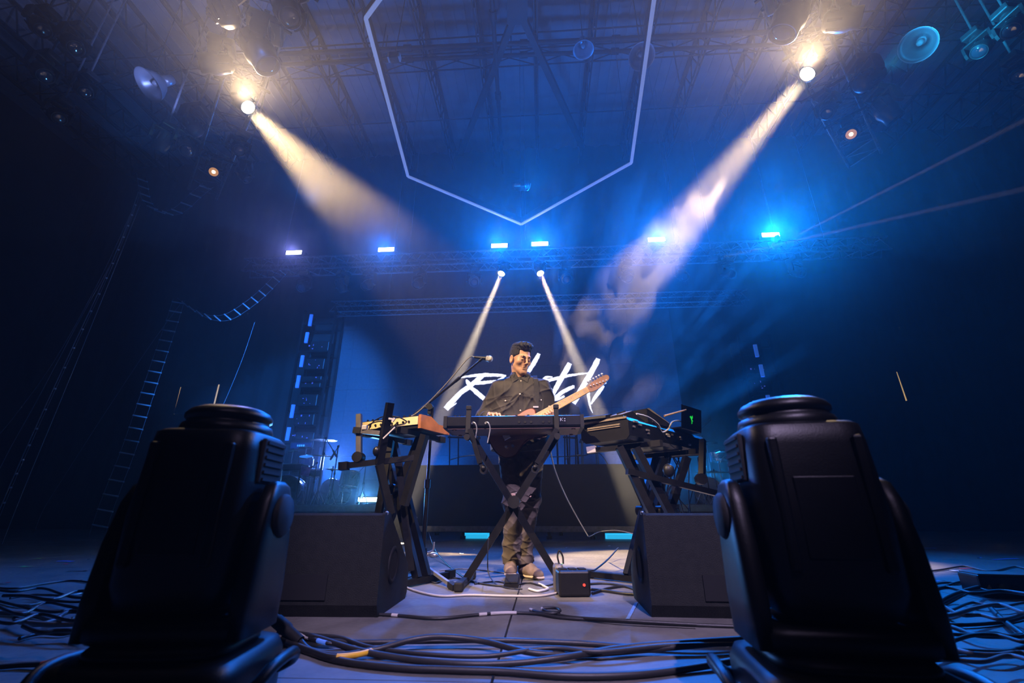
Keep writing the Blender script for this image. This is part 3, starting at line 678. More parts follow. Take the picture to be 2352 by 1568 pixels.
for (pts, y, r), lab in zip(hang_lines, hl):
    pp = [P(a, b, Y=y) for a, b in pts]; last = pp[-1]; pp[-1] = Vector((last.x, last.y, max(0.004, last.z)))
    if pp[-1].z > 0.01: pp.append(Vector((last.x - .02, last.y, 0.004)))
    if r > 0.007:
        t = empty('hanging_cable', pp[0], 0, lab, 'cable'); m = MB(pp[0]); m.tube(smooth_path(pp, 8), r, 6); m.tube(smooth_path([p + Vector((0.05, 0, 0.02)) for p in pp], 8), 0.004, 5); m.build('cable_run', 'rope', t)
        for p in smooth_path(pp, 4)[2:-2]:
            q = MB(pp[0]); q.sphere(p + Vector((0.06, -0.02, 0)), 0.018, 8); q.build('clip', 'rung', t)
    else:
        m = MB(pp[0]); m.tube(smooth_path(pp, 8), r, 5); tag(m.build('hanging_cable', 'rope'), lab, 'cable')
# two doors with lamp light coming through the gaps round them
M['gap'] = mat('lit_door_gap', (0.6, 0.45, 0.2), 0.6, emit=(1.0, 0.62, 0.25), estr=0.55)
def door(name, q0, q1, q2, q3, y, label):
    a, b = P(*q0, Y=y), P(*q1, Y=y); c, d = (P(*q2, Y=y), P(*q3, Y=y)) if q2 else (None, None)
    t = empty(name, (a.x, y, b.z), 0); struct(t); t['label'] = label
    x1 = c.x if c else a.x - 0.9
    m = MB((a.x, y, b.z)); m.box(((a.x + x1) / 2, y + 0.03, (a.z + b.z) / 2), (abs(x1 - a.x) - 0.04, 0.04, a.z - b.z)); struct(m.build('door_leaf', 'curtain', t))
    m = MB((a.x, y, b.z)); m.bar((a.x, y + 0.04, a.z), ((a.x + b.x) / 2, y + 0.04, b.z), 0.03, 0.02)
    if c: m.bar((c.x, y + 0.04, c.z), (c.x, y + 0.04, d.z), 0.03, 0.02)
    struct(m.build('door_gap', 'gap', t))
door('door_1', (414, 888), (400, 950), (501, 882), (484, 944), 12.3, 'pair of door gaps with amber light beside the long rope ladder')
door('door_2', (2061, 853), (2086, 919), None, None, 12.3, 'single door gap with amber light in the dark corner')
# ------------------------------------------------------------------ keyboards and stands
M['panel_brown'] = mat('brown_black_underside', (0.15, 0.075, 0.042), 0.5, vary=0.25, scale=8)
M['kb_back'] = mat('keyboard_back_panel', (0.005, 0.0055, 0.008), 0.35, spec=0.3, vary=0.2)
M['white_key'] = mat('white_key', (0.75, 0.74, 0.70), 0.3)
M['cream'] = mat('cream_panel', (0.72, 0.56, 0.26), 0.45, vary=0.08)
M['wood'] = mat('orange_wood', (0.34, 0.12, 0.035), 0.45, vary=0.35, scale=12)
M['white_print'] = mat('white_print', (0.55, 0.55, 0.55), 0.5)
M['red_led'] = mat('red_led', (0.6, 0.02, 0.02), 0.4, emit=(1.0, 0.06, 0.03), estr=1.6)
M['green_led'] = mat('green_light', (0.02, 0.5, 0.05), 0.4, emit=(0.02, 0.75, 0.06), estr=0.8)
M['yellow'] = mat('yellow_plastic', (0.75, 0.42, 0.03), 0.45)
M['orange'] = mat('orange_cap', (0.70, 0.28, 0.12), 0.5)
M['grey_tube'] = mat('dark_grey_tube', (0.10, 0.09, 0.085), 0.45, vary=0.2)
M['silver'] = mat('silver_tube', (0.80, 0.80, 0.80), 0.25, 0.6)
M['cable'] = mat('black_cable', (0.012, 0.012, 0.013), 0.5)
M['cable_grey'] = mat('grey_cable', (0.16, 0.15, 0.15), 0.5)
M['cable_pale'] = mat('pale_cable', (0.42, 0.39, 0.36), 0.5)
M['strip_brass'] = mat('warm_metal_strip', (0.50, 0.40, 0.26), 0.35, 0.7, vary=0.2)
M['wood_pale'] = mat('pale_wood', (0.50, 0.30, 0.16), 0.5, vary=0.2, scale=15)
M['leg_metal'] = mat('worn_steel_leg', (0.55, 0.53, 0.50), 0.3, 0.8)
M['silver_mesh'] = mat('silver_mesh', (0.62, 0.60, 0.58), 0.4, 0.5, bump=0.6, bscale=900)
M['blue_tape'] = mat('pale_blue_tape', (0.16, 0.28, 0.45), 0.6, vary=0.3, scale=40)
M['wedge'] = mat('wedge_paint', (0.009, 0.0095, 0.008), 0.65, spec=0.25, vary=0.25, scale=30, bump=0.25, bscale=220)
M['grille'] = mat('speaker_grille', (0.012, 0.012, 0.013), 0.6, bump=0.4, bscale=400)

# --- centre keyboard, its back to the hall
KY0, KY1 = 2.95, 3.27
kz0, kz1 = P(1180, 980, Y=KY0).z, P(1180, 953.5, Y=KY0).z
kx0, kx1 = P(1023, 965, Y=KY0).x, P(1337, 965, Y=KY0).x
kc = (kx0 + kx1) / 2; kw = kx1 - kx0; kh = kz1 - kz0
t = empty('synthesizer', (kc, KY0, kz0), 0, 'black keyboard synthesizer seen from behind, in front of the guitarist', 'keyboard')
m = MB()
m.prism([(0.0, 0.012), (0.0, kh - 0.006), (0.015, kh), (0.14, kh - 0.004), (0.17, kh - 0.030), (KY1 - KY0, kh - 0.030), (KY1 - KY0, 0.006), (0.02, 0.0)], -kw / 2, kw / 2, 'x')
m.build('case', 'kb_back', t)
m = MB(); m.box((0, 0.165, -0.004), (kw - 0.03, 0.29, 0.008))
for x in (-0.4, 0.4):
    for y in (0.04, 0.27): m.cyl((x, y, -0.008), (x, y, -0.016), 0.014, n=10)
m.build('base_plate', 'panel_brown', t)
for s in (-1, 1):
    m = MB(); m.prism([(-0.004, -0.002), (-0.004, kh), (0.14, kh + 0.003), (0.18, kh - 0.02), (0.33, kh - 0.022), (0.335, 0.0), (0.05, -0.006)], s * (kw / 2) - 0.012, s * (kw / 2) + 0.012, 'x'); m.build('end_cheek', 'black', t)
for i in range(36):
    m = MB(); x = -kw / 2 + 0.09 + i * (kw - 0.13) / 36; m.box((x + 0.012, 0.245, kh - 0.024), (0.0215, 0.145, 0.016), bevel=0.002); m.build('white_key', 'white_key', t)
for i in range(36):
    if i % 7 in (0, 1, 3, 4, 5) and i < 35:
        m = MB(); x = -kw / 2 + 0.09 + (i + 1) * (kw - 0.13) / 36; m.box((x, 0.215, kh - 0.012), (0.012, 0.085, 0.018), bevel=0.002); m.build('black_key', 'black', t)
for x in (-0.40, -0.37, -0.33, -0.30, -0.25, -0.22, -0.17, -0.05, 0.02, 0.10, 0.33, 0.36, 0.39):
    m = MB(); m.cyl((x, 0.05, kh - 0.002), (x, 0.05, kh + 0.013), 0.009, 0.008, n=10); m.build('knob', 'rubber', t)
for x, w in ((-0.268, 0.02), (-0.18, 0.014)):
    m = MB(); m.cyl((x, 0.0, kh * 0.34), (x, -0.03, kh * 0.34 - 0.004), 0.007, n=8); m.tube(smooth_path([(x, -0.03, kh * 0.34), (x + 0.02, -0.05, kh * 0.25), (x + 0.03, -0.03, -0.02), (x + 0.01, 0.01, -0.10)]), 0.004, 6); m.build('jack_plug', 'silver', t)
for k, x in enumerate((0.04, 0.08, 0.12, 0.2, 0.24)):
    m = MB(); m.cyl((x, 0.002, kh * 0.4), (x, -0.004, kh * 0.4), 0.008, n=10); m.build('socket', 'rubber', t)
m = MB(); x = 0.315
m.bar((x, -0.003, 0.034), (x, -0.003, 0.056), 0.004, 0.002); m.bar((x + 0.002, -0.003, 0.045), (x + 0.016, -0.003, 0.056), 0.004, 0.002); m.bar((x + 0.002, -0.003, 0.045), (x + 0.018, -0.003, 0.034), 0.004, 0.002); m.box((x + 0.028, -0.003, 0.036), (0.007, 0.002, 0.006)); m.box((x + 0.028, -0.003, 0.050), (0.007, 0.002, 0.006))
m.build('logo_mark', 'white_print', t)

def tube_between(name, a, b, w, par, off, matn='black_metal', h=None):
    m = MB(off); m.bar(a, b, w, h or w); return m.build(name, matn, par)

# --- crossed-leg stand under it
t = empty('keyboard_stand', (kc, 3.12, 0), 0, 'crossed-leg keyboard stand with long floor bars right in front of the guitarist', 'stand'); o = Vector((kc, 3.12, 0))
sl0, sl1 = P(1083, 985, Y=3.05), P(1277, 985, Y=3.05)
zt = kz0 - 0.047; fl0, fl1 = P(1068, 1343, Y=3.12), P(1287, 1345, Y=3.12)
tl, tr = Vector((sl0.x, 3.09, zt)), Vector((sl1.x, 3.09, zt)); bl, br = Vector((fl0.x, 3.10, 0.03)), Vector((fl1.x, 3.14, 0.03))
tube_between('leg', tl + Vector((0, 0.0, 0)), br, 0.032, t, o, h=0.045); tube_between('leg', tr + Vector((0, 0.05, 0)), bl + Vector((0, 0.05, 0)), 0.032, t, o, h=0.045)
for c, s in ((tl, 0.0), (tr, 0.05)):
    a = Vector((c.x, 2.90, zt + 0.012)); b = Vector((c.x, 3.34, zt + 0.012)); tube_between('support_arm', a, b, 0.032, t, o)
    m = MB(o); m.bar((c.x, 2.905, zt - 0.0), (c.x + (0.02 if c is tl else -0.0) * 0, 2.915, kz1 + 0.04), 0.030); m.box((c.x, 2.912, kz1 + 0.045), (0.036, 0.036, 0.03), bevel=0.006); m.build('end_stop', 'rubber', t)
    m = MB(o); m.cyl((c.x, 2.86, zt - 0.03), (c.x, 2.90, zt - 0.03), 0.02, n=12); m.cyl((c.x, 2.90, zt - 0.03), (c.x, 2.93, zt - 0.03), 0.010, n=8); m.build('clamp_knob', 'black', t)
for c in (bl, br):
    m = MB(o); m.bar((c.x, 2.90, 0.03), (c.x, 3.42, 0.03), 0.036); m.build('floor_bar', 'black_metal', t)
    for y in (2.90, 3.42):
        m = MB(o); m.box((c.x, y, 0.026), (0.05, 0.07, 0.052), bevel=0.01); m.build('rubber_foot', 'rubber', t)
m = MB(o); cx = (tl + br) / 2; m.cyl((kc, 3.04, cx.z + 0.02), (kc, 3.19, cx.z + 0.02), 0.028, n=16); m.cyl((kc, 3.0, cx.z + 0.02), (kc, 3.04, cx.z + 0.02), 0.04, n=10); m.build('pivot_bolt', 'black', t)
# lower tier brackets, hanging unused from the front stops
for q0, q1, kn in (((1080, 985), (1103, 1064), (1111, 1080)), ((1279, 985), (1233, 1064), (1229, 1078))):
    a, b = P(*q0, Y=2.90), P(*q1, Y=2.90); k = P(*kn, Y=2.90)
    m = MB(o); m.bar(a, b, 0.036, 0.03); m.build('tier_bracket', 'black_metal', t)
    m = MB(o); m.cyl(k + Vector((0, -0.02, 0)), k + Vector((0, 0.03, 0)), 0.024, n=12); m.sphere(k + Vector((0, -0.025, 0.012)), 0.016, 10); m.bar(b, k, 0.02); m.build('bracket_knob', 'black', t)

# --- cream and wood synthesizer on the mic stand side
zS = P(969, 953, Y=3.0).z
N = P(969, 953, Y=3.0); R_ = P(1022, 968.5, Z=zS); L_ = P(884, 985, Z=zS)
u = (R_ - N); v = (L_ - N); lu, lv = u.length, v.length; u.normalize(); v = Vector((-u.y, u.x, 0)) if (Vector((-u.y, u.x, 0)).dot(v) > 0) else Vector((u.y, -u.x, 0))
lv = max(0.60, (L_ - N).dot(v)); lu = max(lu, 0.33)
th = 0.085
t = empty('analog_synthesizer', (N.x, N.y, zS - th), 0, 'cream panel synthesizer with orange wood ends beside the mic stand', 'keyboard')
MX = Matrix(((u.x, v.x, 0, 0), (u.y, v.y, 0, 0), (0, 0, 1, 0), (0, 0, 0, 1)))      # local: x along the wood end, y along the long back
m = MB(); m.prism([(0.0, 0.0), (0.0, th), (0.10, th + 0.004), (0.18, th * 0.55), (lu, th * 0.55), (lu, 0.0)], 0.02, lv - 0.02, 'y', MX); m.build('case', 'black', t)
for yy in (0.0, lv - 0.022):
    m = MB(); m.prism([(-0.006, -0.004), (-0.006, th + 0.006), (0.11, th + 0.008), (0.20, th * 0.62), (lu + 0.01, th * 0.60), (lu + 0.01, -0.004)], yy, yy + 0.022, 'y', MX); m.build('wood_end', 'wood', t)
m = MB(); m.box((-0.004, lv / 2, th * 0.60), (0.010, lv - 0.05, th * 0.66), MX); m.build('back_panel', 'cream', t)
for yy in np.linspace(0.10, lv - 0.1, 9):
    m = MB(); m.cyl(MX @ Vector((-0.008, yy, th * 0.55)), MX @ Vector((-0.016, yy, th * 0.55)), 0.008, n=10); m.build('socket', 'rubber', t)
for i, yy in enumerate(np.linspace(0.08, lv - 0.08, 10)):
    for xx in (0.03, 0.075):
        m = MB(); m.cyl(MX @ Vector((xx, yy, th)), MX @ Vector((xx, yy, th + 0.018)), 0.008, n=10); m.build('knob', 'rubber', t)
for i in range(22):
    m = MB(); m.box((0.19 + 0.065, 0.05 + (i + 0.5) * (lv - 0.1) / 22, th * 0.58), (0.13, (lv - 0.1) / 22 - 0.0015, 0.014), MX); m.build('white_key', 'white_key', t)
for pts in ([(-0.012, 0.12, 0.05), (-0.05, 0.16, 0.075), (-0.07, 0.27, 0.09), (-0.05, 0.40, 0.06), (-0.03, 0.46, -0.02)], [(-0.012, 0.2, 0.05), (-0.04, 0.22, 0.01), (-0.05, 0.3, -0.06), (-0.02, 0.34, -0.14)], [(-0.012, 0.3, 0.05), (-0.06, 0.33, 0.06), (-0.08, 0.42, 0.03), (-0.05, 0.5, -0.05)]):
    m = MB(); m.tube([MX @ Vector(p) for p in smooth_path(pts)], 0.0045, 6); m.build('patch_cable', 'rubber', t)
SYN = (N, u.copy(), v.copy(), lu, lv, zS - th)

def x_stand(label, c, ang, ztop, width, spread, arm, tier=None, tip='rubber', post=None):
    """crossed-leg stand; its crossing plane is turned by ang about the vertical; ztop: height of the arms"""
    t = empty('keyboard_stand', (c[0], c[1], 0), 0, label, 'stand')
    R = Matrix.Rotation(ang, 4, 'Z')
    def bar(name, a, b, w, h=None, mt='black_metal'):
        m = MB(); m.bar(R @ Vector(a), R @ Vector(b), w, h or w); return m.build(name, mt, t)
    for s in (-1, 1):
        y = s * 0.05
        bar('leg', (-spread, y, 0.04), (width, y, ztop - 0.02), 0.036, 0.05); bar('leg', (spread, y * 0.4, 0.04), (-width, y * 0.4, ztop - 0.02), 0.036, 0.05)
    for s in (-1, 1):
        bar('support_arm', (s * width, -arm / 2, ztop - 0.018), (s * width, arm / 2, ztop - 0.018), 0.034)
        for q in (-1, 1): bar('arm_tip', (s * width, q * arm / 2, ztop - 0.018), (s * width, q * (arm / 2 - 0.07), ztop - 0.018), 0.042, mt=tip)
        bar('floor_bar', (s * spread, -arm * 0.55, 0.025), (s * spread, arm * 0.55, 0.025), 0.036)
        for q in (-1, 1): bar('rubber_foot', (s * spread, q * arm * 0.55, 0.026), (s * spread, q * (arm * 0.55 + 0.06), 0.026), 0.052, mt='rubber')
    m = MB(); zc = ztop * spread / (spread + width); m.cyl(R @ Vector((0, -0.1, zc)), R @ Vector((0, 0.1, zc)), 0.035, n=14); m.build('pivot_bolt', 'black', t)
    return t, R
# stand under the cream synthesizer
sc = N + u * (lu * 0.5) + v * (lv * 0.45)
ang = math.atan2(v.y, v.x)
st1, R1 = x_stand('two tier keyboard stand holding the cream synthesizer', (sc.x, sc.y), ang, zS - th - 0.004, 0.16, 0.24, 0.52)
o = Vector((sc.x, sc.y, 0))
def seg(name, q0, y0, q1, y1, w, mt='black_metal', h=None):
    m = MB(o); m.bar(P(*q0, Y=y0), P(*q1, Y=y1), w, h or w); return m.build(name, mt, st1)
seg('upright', (896, 925), 2.86, (871, 1066), 2.92, 0.045); seg('upright', (871, 1066), 2.92, (898, 1180), 2.98, 0.045)
seg('upright', (898, 1012), 3.26, (868, 1190), 3.2, 0.045); seg('upright', (976, 998), 2.96, (928, 1160), 3.0, 0.045); seg('upright', (915, 1060), 3.06, (944, 1310), 3.1, 0.045)
seg('upper_arm', (829, 990), 2.92, (874, 995), 2.90, 0.03, 'grey_tube'); seg('lower_arm', (781, 1071), 2.9, (960, 1050), 2.98, 0.036); seg('arm_tip', (780, 1071), 2.9, (800, 1069), 2.9, 0.05, 'rubber')
seg('post', (825, 951), 2.93, (825, 1052), 2.93, 0.033, 'grey_tube'); seg('arm_tip', (813, 988), 2.92, (830, 989), 2.92, 0.04, 'rubber')
m = MB(o); k = P(824, 1050, Y=2.93); m.cyl(k - Vector((0, 0.035, 0)), k + Vector((0, 0.035, 0)), 0.034, n=14); m.build('knob', 'black', st1)
m = MB(o); k = P(866, 1036, Y=2.90); m.sphere(k, (0.028, 0.028, 0.035), 12); m.build('clamp_knob', 'black_metal', st1)
m = MB(o); k = P(838, 982, Y=2.91); m.box(k, (0.035, 0.03, 0.030), bevel=0.004); m.build('clamp_block', 'cable_pale', st1)
m = MB(o); k = P(900, 964, Y=2.86); m.bar(P(893, 961, Y=2.86), P(906, 963, Y=2.86), 0.012); m.bar(P(901, 968, Y=2.86), P(907, 960, Y=2.86), 0.013); m.build('lever', 'cable_pale', st1)
seg('lever', (880, 1007), 2.84, (907, 981), 2.84, 0.008, 'cable_pale')

# --- big keyboard rig beside the laptop
zR = P(1440, 953.5, Y=3.0).z
N2 = P(1440, 953.5, Y=3.0); Lc = P(1341, 972, Z=zR); Rc = P(1617, 1002, Z=zR)
v2 = (Rc - N2); lv2 = v2.length; v2.normalize(); u2 = Vector((-v2.y, v2.x, 0))
if u2.dot(Lc - N2) < 0: u2 = -u2
lu2 = (Lc - N2).dot(u2); th2 = 0.15
lu2 = max(0.30, min(0.40, lu2))
MX2 = Matrix(((v2.x, u2.x, 0, 0), (v2.y, u2.y, 0, 0), (0, 0, 1, 0), (0, 0, 0, 1)))   # local: x along the long back, y toward the keys
t = empty('stage_keyboard', (N2.x, N2.y, zR - th2), 0, 'long black keyboard with metal striped end, carrying the laptop and modules', 'keyboard')
m = MB(); m.prism([(0.0, 0.02), (0.02, 0.0), (lu2 - 0.03, 0.0), (lu2, 0.03), (lu2, th2 - 0.012), (lu2 - 0.01, th2), (0.03, th2), (0.0, th2 - 0.03)], 0.012, lv2 - 0.012, 'x', MX2); m.build('case', 'kb_back', t)
for x0 in (0.0, lv2 - 0.014):
    m = MB(); m.prism([(-0.004, 0.02), (0.02, -0.004), (lu2 - 0.03, -0.004), (lu2 + 0.006, 0.03), (lu2 + 0.006, th2), (0.03, th2 + 0.004), (-0.004, th2 - 0.03)], x0, x0 + 0.014, 'x', MX2); m.build('end_cheek', 'black', t)
for z, wd in ((th2 - 0.012, 0.014), (th2 - 0.052, 0.010), (th2 - 0.066, 0.006)):
    m = MB(); m.box((-0.003, lu2 * 0.5, z), (0.010, lu2 * (0.98 if z > th2 - 0.03 else 0.7), wd), MX2); m.build('metal_strip', 'strip_brass', t)
for i in range(44):
    m = MB(); m.box((0.08 + (i + 0.5) * (lv2 - 0.16) / 44, lu2 - 0.07, th2 + 0.006), ((lv2 - 0.16) / 44 - 0.0015, 0.13, 0.014), MX2); m.build('white_key', 'white_key', t)
rd = random.Random(11)
for i in range(12):
    m = MB(); xx = rd.uniform(0.05, lv2 - 0.1); m.box((xx, -0.005, rd.uniform(0.04, 0.12)), (rd.uniform(0.02, 0.05), 0.014, 0.012), MX2); m.build('socket_plate', 'grey_tube' if i % 3 else 'cable_pale', t)
def on_rig(x, y, z=0.0): return Vector((N2.x, N2.y, zR)) + v2 * x + u2 * y + Vector((0, 0, z + 0.004))
RA_ = math.atan2(v2.y, v2.x)
# modules lying on the keyboard
q = on_rig(0.17, 0.05); t = empty('sound_module', q, RA_, 'brown topped wedge shaped module nearest the player on the long keyboard', 'module')
m = MB(); m.prism([(-0.14, 0.0), (-0.14, 0.012), (0.0, 0.055), (0.16, 0.006), (0.16, 0.0)], 0.0, 0.10, 'y'); m.build('case', 'black', t)
m = MB(); m.prism([(-0.142, 0.013), (-0.002, 0.058), (0.0, 0.062), (-0.144, 0.017)], 0.004, 0.096, 'y'); m.build('top_panel', 'strip_brass', t)
for i in range(6):
    m = MB(); m.cyl((-0.12 + 0.02 * i, 0.05, 0.022 + 0.0064 * i), (-0.123 + 0.02 * i, 0.05, 0.034 + 0.0064 * i), 0.006, n=8); m.build('knob', 'rubber', t)
q = P(1374, 958, Y=3.26); q.z = zR + 0.004; t = empty('drum_pad', q, RA_ + 0.25, 'low black angled pad between the guitar neck and the module', 'drum pad')
m = MB(); m.prism([(-0.14, 0.0), (-0.13, 0.02), (0.0, 0.052), (0.10, 0.03), (0.12, 0.0)], -0.10, 0.10, 'y'); m.build('case', 'black', t)
m = MB(); m.box((0.045, 0, 0.047), (0.06, 0.15, 0.008), Matrix.Rotation(0.2, 4, 'Y')); m.build('pad', 'rubber', t)
q = on_rig(0.50, 0.10); t = empty('mixer', q, RA_ - 0.05, 'dark sloping mixer leaning toward the laptop', 'mixer')
m = MB(); m.prism([(-0.16, 0.0), (-0.16, 0.10), (-0.13, 0.105), (0.14, 0.03), (0.15, 0.0)], -0.08, 0.12, 'y'); m.build('case', 'black', t)
m = MB(); m.prism([(-0.163, 0.100), (-0.128, 0.108), (0.143, 0.033), (0.143, 0.028)], -0.083, -0.079, 'y'); m.build('edge_trim', 'strip_brass', t)
for i in range(8):
    m = MB(); m.box((-0.1 + 0.03 * i, 0.02, 0.103 - 0.0084 * i), (0.008, 0.02, 0.014)); m.build('fader', 'white_print', t)
m = MB(); a, b = P(1526, 955, Y=3.3), P(1575, 941, Y=3.42); m.off = a; m.tube([a, a.lerp(b, 0.8), b], [0.008, 0.007, 0.004], 8); m.sphere(b, (0.006, 0.006, 0.006), 8)
tag(m.build('drumstick', 'wood_pale'), 'pale wooden drumstick lying across the mixer toward the laptop', 'drumstick')
# laptop, its lid to the hall
la, lb, lc = P(1558, 928, Y=3.55), P(1599, 940, Y=3.78), P(1562, 992, Y=3.55)
bz = zR + 0.006; lb2 = P(1607, 1003, Y=3.78)
t = empty('laptop', (la.x, la.y, bz), 0, 'open black laptop showing a green mark on its lid', 'laptop'); o = Vector((la.x, la.y, bz))
w = Vector((lb.x - la.x, lb.y - la.y, 0)); lw = w.length; w.normalize(); nrm = Vector((-w.y, w.x, 0)); nrm = nrm if nrm.y > 0 else -nrm
w = w; lw = 0.34; hh = la.z - bz
LM = Matrix(((w.x, nrm.x, 0, 0), (w.y, nrm.y, 0, 0), (0, 0, 1, 0), (0, 0, 0, 1)))
tilt = Matrix.Rotation(math.radians(8), 4, 'X')
m = MB(); m.box((lw / 2, 0.0, hh / 2), (lw, 0.010, hh), LM @ tilt, bevel=0.004); m.build('lid', 'black', t)
m = MB(); m.box((lw / 2, 0.006, hh / 2), (lw - 0.02, 0.002, hh - 0.03), LM @ tilt); m.build('display', 'glass', t)
m = MB(); m.box((lw / 2, 0.12, 0.008), (lw, 0.23, 0.015), LM, bevel=0.004); m.build('base', 'black', t)
m = MB(); gx, gz = lw * 0.46, hh * 0.46
for poly in ([(-.030, .02), (-.012, .028), (.004, .012), (-.006, .002)], [(-.004, .016), (.016, .034), (.022, .016), (.006, .004)], [(-.008, .004), (.010, .008), (.012, -.030), (.002, -.036), (.004, -.014)], [(.010, .0), (.026, -.012), (.014, -.012)]):
    m.prism([(gx + a, gz + b) for a, b in poly], -0.0075, -0.0055, 'y', LM @ tilt)
m.build('lid_emblem', 'green_led', t)
# cables draped on the rig
for k, (pts, c, r, lab) in enumerate(((((1462, 950), (1490, 958), (1512, 975), (1520, 992), (1535, 985), (1545, 968), (1565, 968), (1574, 985)), 'cable_pale', 0.006, 'pale cable arching over the long keyboard below the laptop'),
        (((1500, 968), (1518, 990), (1530, 1012), (1550, 1030)), 'cable', 0.005, 'black cable dropping from the mixer down the long keyboard'))):
    y = 2.99; pp = []
    for a, b in pts:
        f = (a - 1440) / 177.0; pp.append(P(a, b, Y=3.0 + 0.86 * f - 0.03))
    m = MB(pp[0]); m.tube(smooth_path(pp), r, 7); tag(m.build('cable', c), lab, 'cable')
# its stand
sc2 = on_rig(lv2 * 0.42, lu2 * 0.5)
st2, R2 = x_stand('two tier keyboard stand under the long keyboard with the laptop', (sc2.x, sc2.y), RA_, zR - th2 - 0.004, 0.30, 0.30, 0.60)
o = Vector((sc2.x, sc2.y, 0))
def seg2(name, q0, y0, q1, y1, w, mt='black_metal', h=None):
    m = MB(o); m.bar(P(*q0, Y=y0), P(*q1, Y=y1), w, h or w); return m.build(name, mt, st2)
seg2('upright', (1422, 1026), 2.98, (1502, 1190), 3.0, 0.045); seg2('upright', (1460, 1028), 3.05, (1545, 1190), 3.1, 0.045)
seg2('upright', (1578, 1050), 3.25, (1532, 1190), 3.2, 0.045); seg2('upright', (1525, 1052), 3.45, (1478, 1190), 3.4, 0.04)
seg2('lower_arm', (1440, 1082), 2.96, (1655, 1135), 3.2, 0.036); seg2('post', (1614, 1010), 3.3, (1612, 1100), 3.22, 0.036)
m = MB(o); k = P(1610, 1100, Y=3.2); m.cyl(k - Vector((0, 0.03, 0)), k + Vector((0, 0.03, 0)), 0.036, n=12); m.build('knob', 'black', st2)
m = MB(o); k = P(1536, 1080, Y=3.1); m.sphere(k, (0.04, 0.03, 0.045), 12); m.build('clamp_knob', 'black', st2)
seg2('side_arm', (1350, 1034), 3.1, (1420, 1029), 3.02, 0.03); seg2('arm_tip', (1349, 1034), 3.1, (1369, 1031), 3.08, 0.042, 'cable_pale')
rd = random.Random(8)
for i in range(9):
    x0 = rd.uniform(1530, 1610); pts = [(x0, 1050), (x0 + rd.uniform(-15, 20), 1090), (x0 + rd.uniform(-20, 25), 1135), (x0 + rd.uniform(-25, 40), 1200)]
    pp = [P(a, b, Y=3.45 + 0.02 * i) for a, b in pts] ; e = pp[-1]; pp.append(Vector((e.x, e.y, 0.01)))
    m = MB(pp[0]); m.tube(smooth_path(pp), 0.004, 6)
    tag(m.build('cable', 'cable'), 'thin black cable hanging among others under the long keyboard', 'cable', 'cables hanging under the long keyboard')

# ------------------------------------------------------------------ microphone on its boom stand
mb = P(968, 1326, Z=0); my = mb.y
piv = P(988, 935, Y=my)
t = empty('microphone_stand', (mb.x, my, 0), 0, 'black boom microphone stand reaching over toward the player', 'microphone stand'); o = Vector((mb.x, my, 0))
m = MB(o); m.cyl((mb.x, my, 0.14), (mb.x, my, 0.62), 0.016, n=10); m.cyl((mb.x, my, 0.62), (mb.x, my, piv.z), 0.011, n=10); m.cyl((mb.x, my, 0.60), (mb.x, my, 0.66), 0.022, n=10); m.build('pole', 'black_metal', t)
m = MB(o); m.cyl((mb.x, my, 0.05), (mb.x, my, 0.19), 0.034, 0.028, n=14); m.box((mb.x, my, 0.06), (0.075, 0.075, 0.05), bevel=0.012); m.build('hub', 'black', t)
for q in ((1046, 1350), (882, 1338), (960, 1296)):
    f = P(*q, Z=0.015); m = MB(o); a = Vector((mb.x, my, 0.085)); d = f - a
    m.bar(a, a + d * 0.9, 0.018, 0.02); m.build('leg', 'leg_metal', t); m = MB(o); m.bar(a + d * 0.86, f, 0.036, 0.032); m.build('rubber_foot', 'rubber', t)
m = MB(o); m.bar((mb.x, my, 0.13), (mb.x + 0.06, my - 0.02, 0.15), 0.014); m.tube(smooth_path([(mb.x + 0.03, my, 0.16), (mb.x + 0.07, my, 0.175), (mb.x + 0.075, my, 0.23)]), 0.007, 6); m.sphere((mb.x + 0.085, my - 0.03, 0.145), (0.035, 0.02, 0.018), 10); m.build('lever', 'leg_metal', t)
m = MB(o); m.cyl(piv - Vector((0, 0.03, 0)), piv + Vector((0, 0.03, 0)), 0.026, n=14); m.cyl(piv + Vector((-0.06, 0, 0)), piv, 0.012, n=8); m.box(piv + Vector((0, 0, -0.03)), (0.034, 0.04, 0.06), bevel=0.008); m.build('boom_clamp', 'black', t)
bt, mt_, b0 = P(1101, 829, Y=my - 0.12), P(1050, 872, Y=my - 0.07), P(946, 956, Y=my + 0.03)
m = MB(o); m.cyl(b0 - Vector((0, 0, 0.0)), mt_, 0.011, n=10); m.cyl(mt_, bt, 0.008, n=10); m.cyl(mt_ - (mt_ - b0).normalized() * 0.02, mt_ + (bt - mt_).normalized() * 0.03, 0.014, n=10); m.build('boom', 'black_metal', t)
m = MB(o); m.cyl(bt, bt + (bt - mt_).normalized() * 0.03, 0.012, n=10); m.bar(bt + Vector((0, 0, 0.0)), P(1106, 822, Y=my - 0.12), 0.016); m.build('microphone_clip', 'black', t)
ma, mz = P(1090, 820, Y=my - 0.11), P(1124, 824, Y=my - 0.13); d = (mz - ma).normalized()
t = empty('microphone', ma, 0, 'handheld style vocal microphone with silver ball grille on the boom', 'microphone')
m = MB(ma); m.tube([ma, ma + d * 0.02, ma + d * 0.085, ma + d * 0.105], [0.010, 0.012, 0.018, 0.022], 14); m.build('handle', 'black', t)
m = MB(ma); m.sphere(ma + d * 0.128, (0.0275, 0.0275, 0.0275), 16); m.cyl(ma + d * 0.104, ma + d * 0.112, 0.024, n=14); m.build('grille', 'silver_mesh', t)
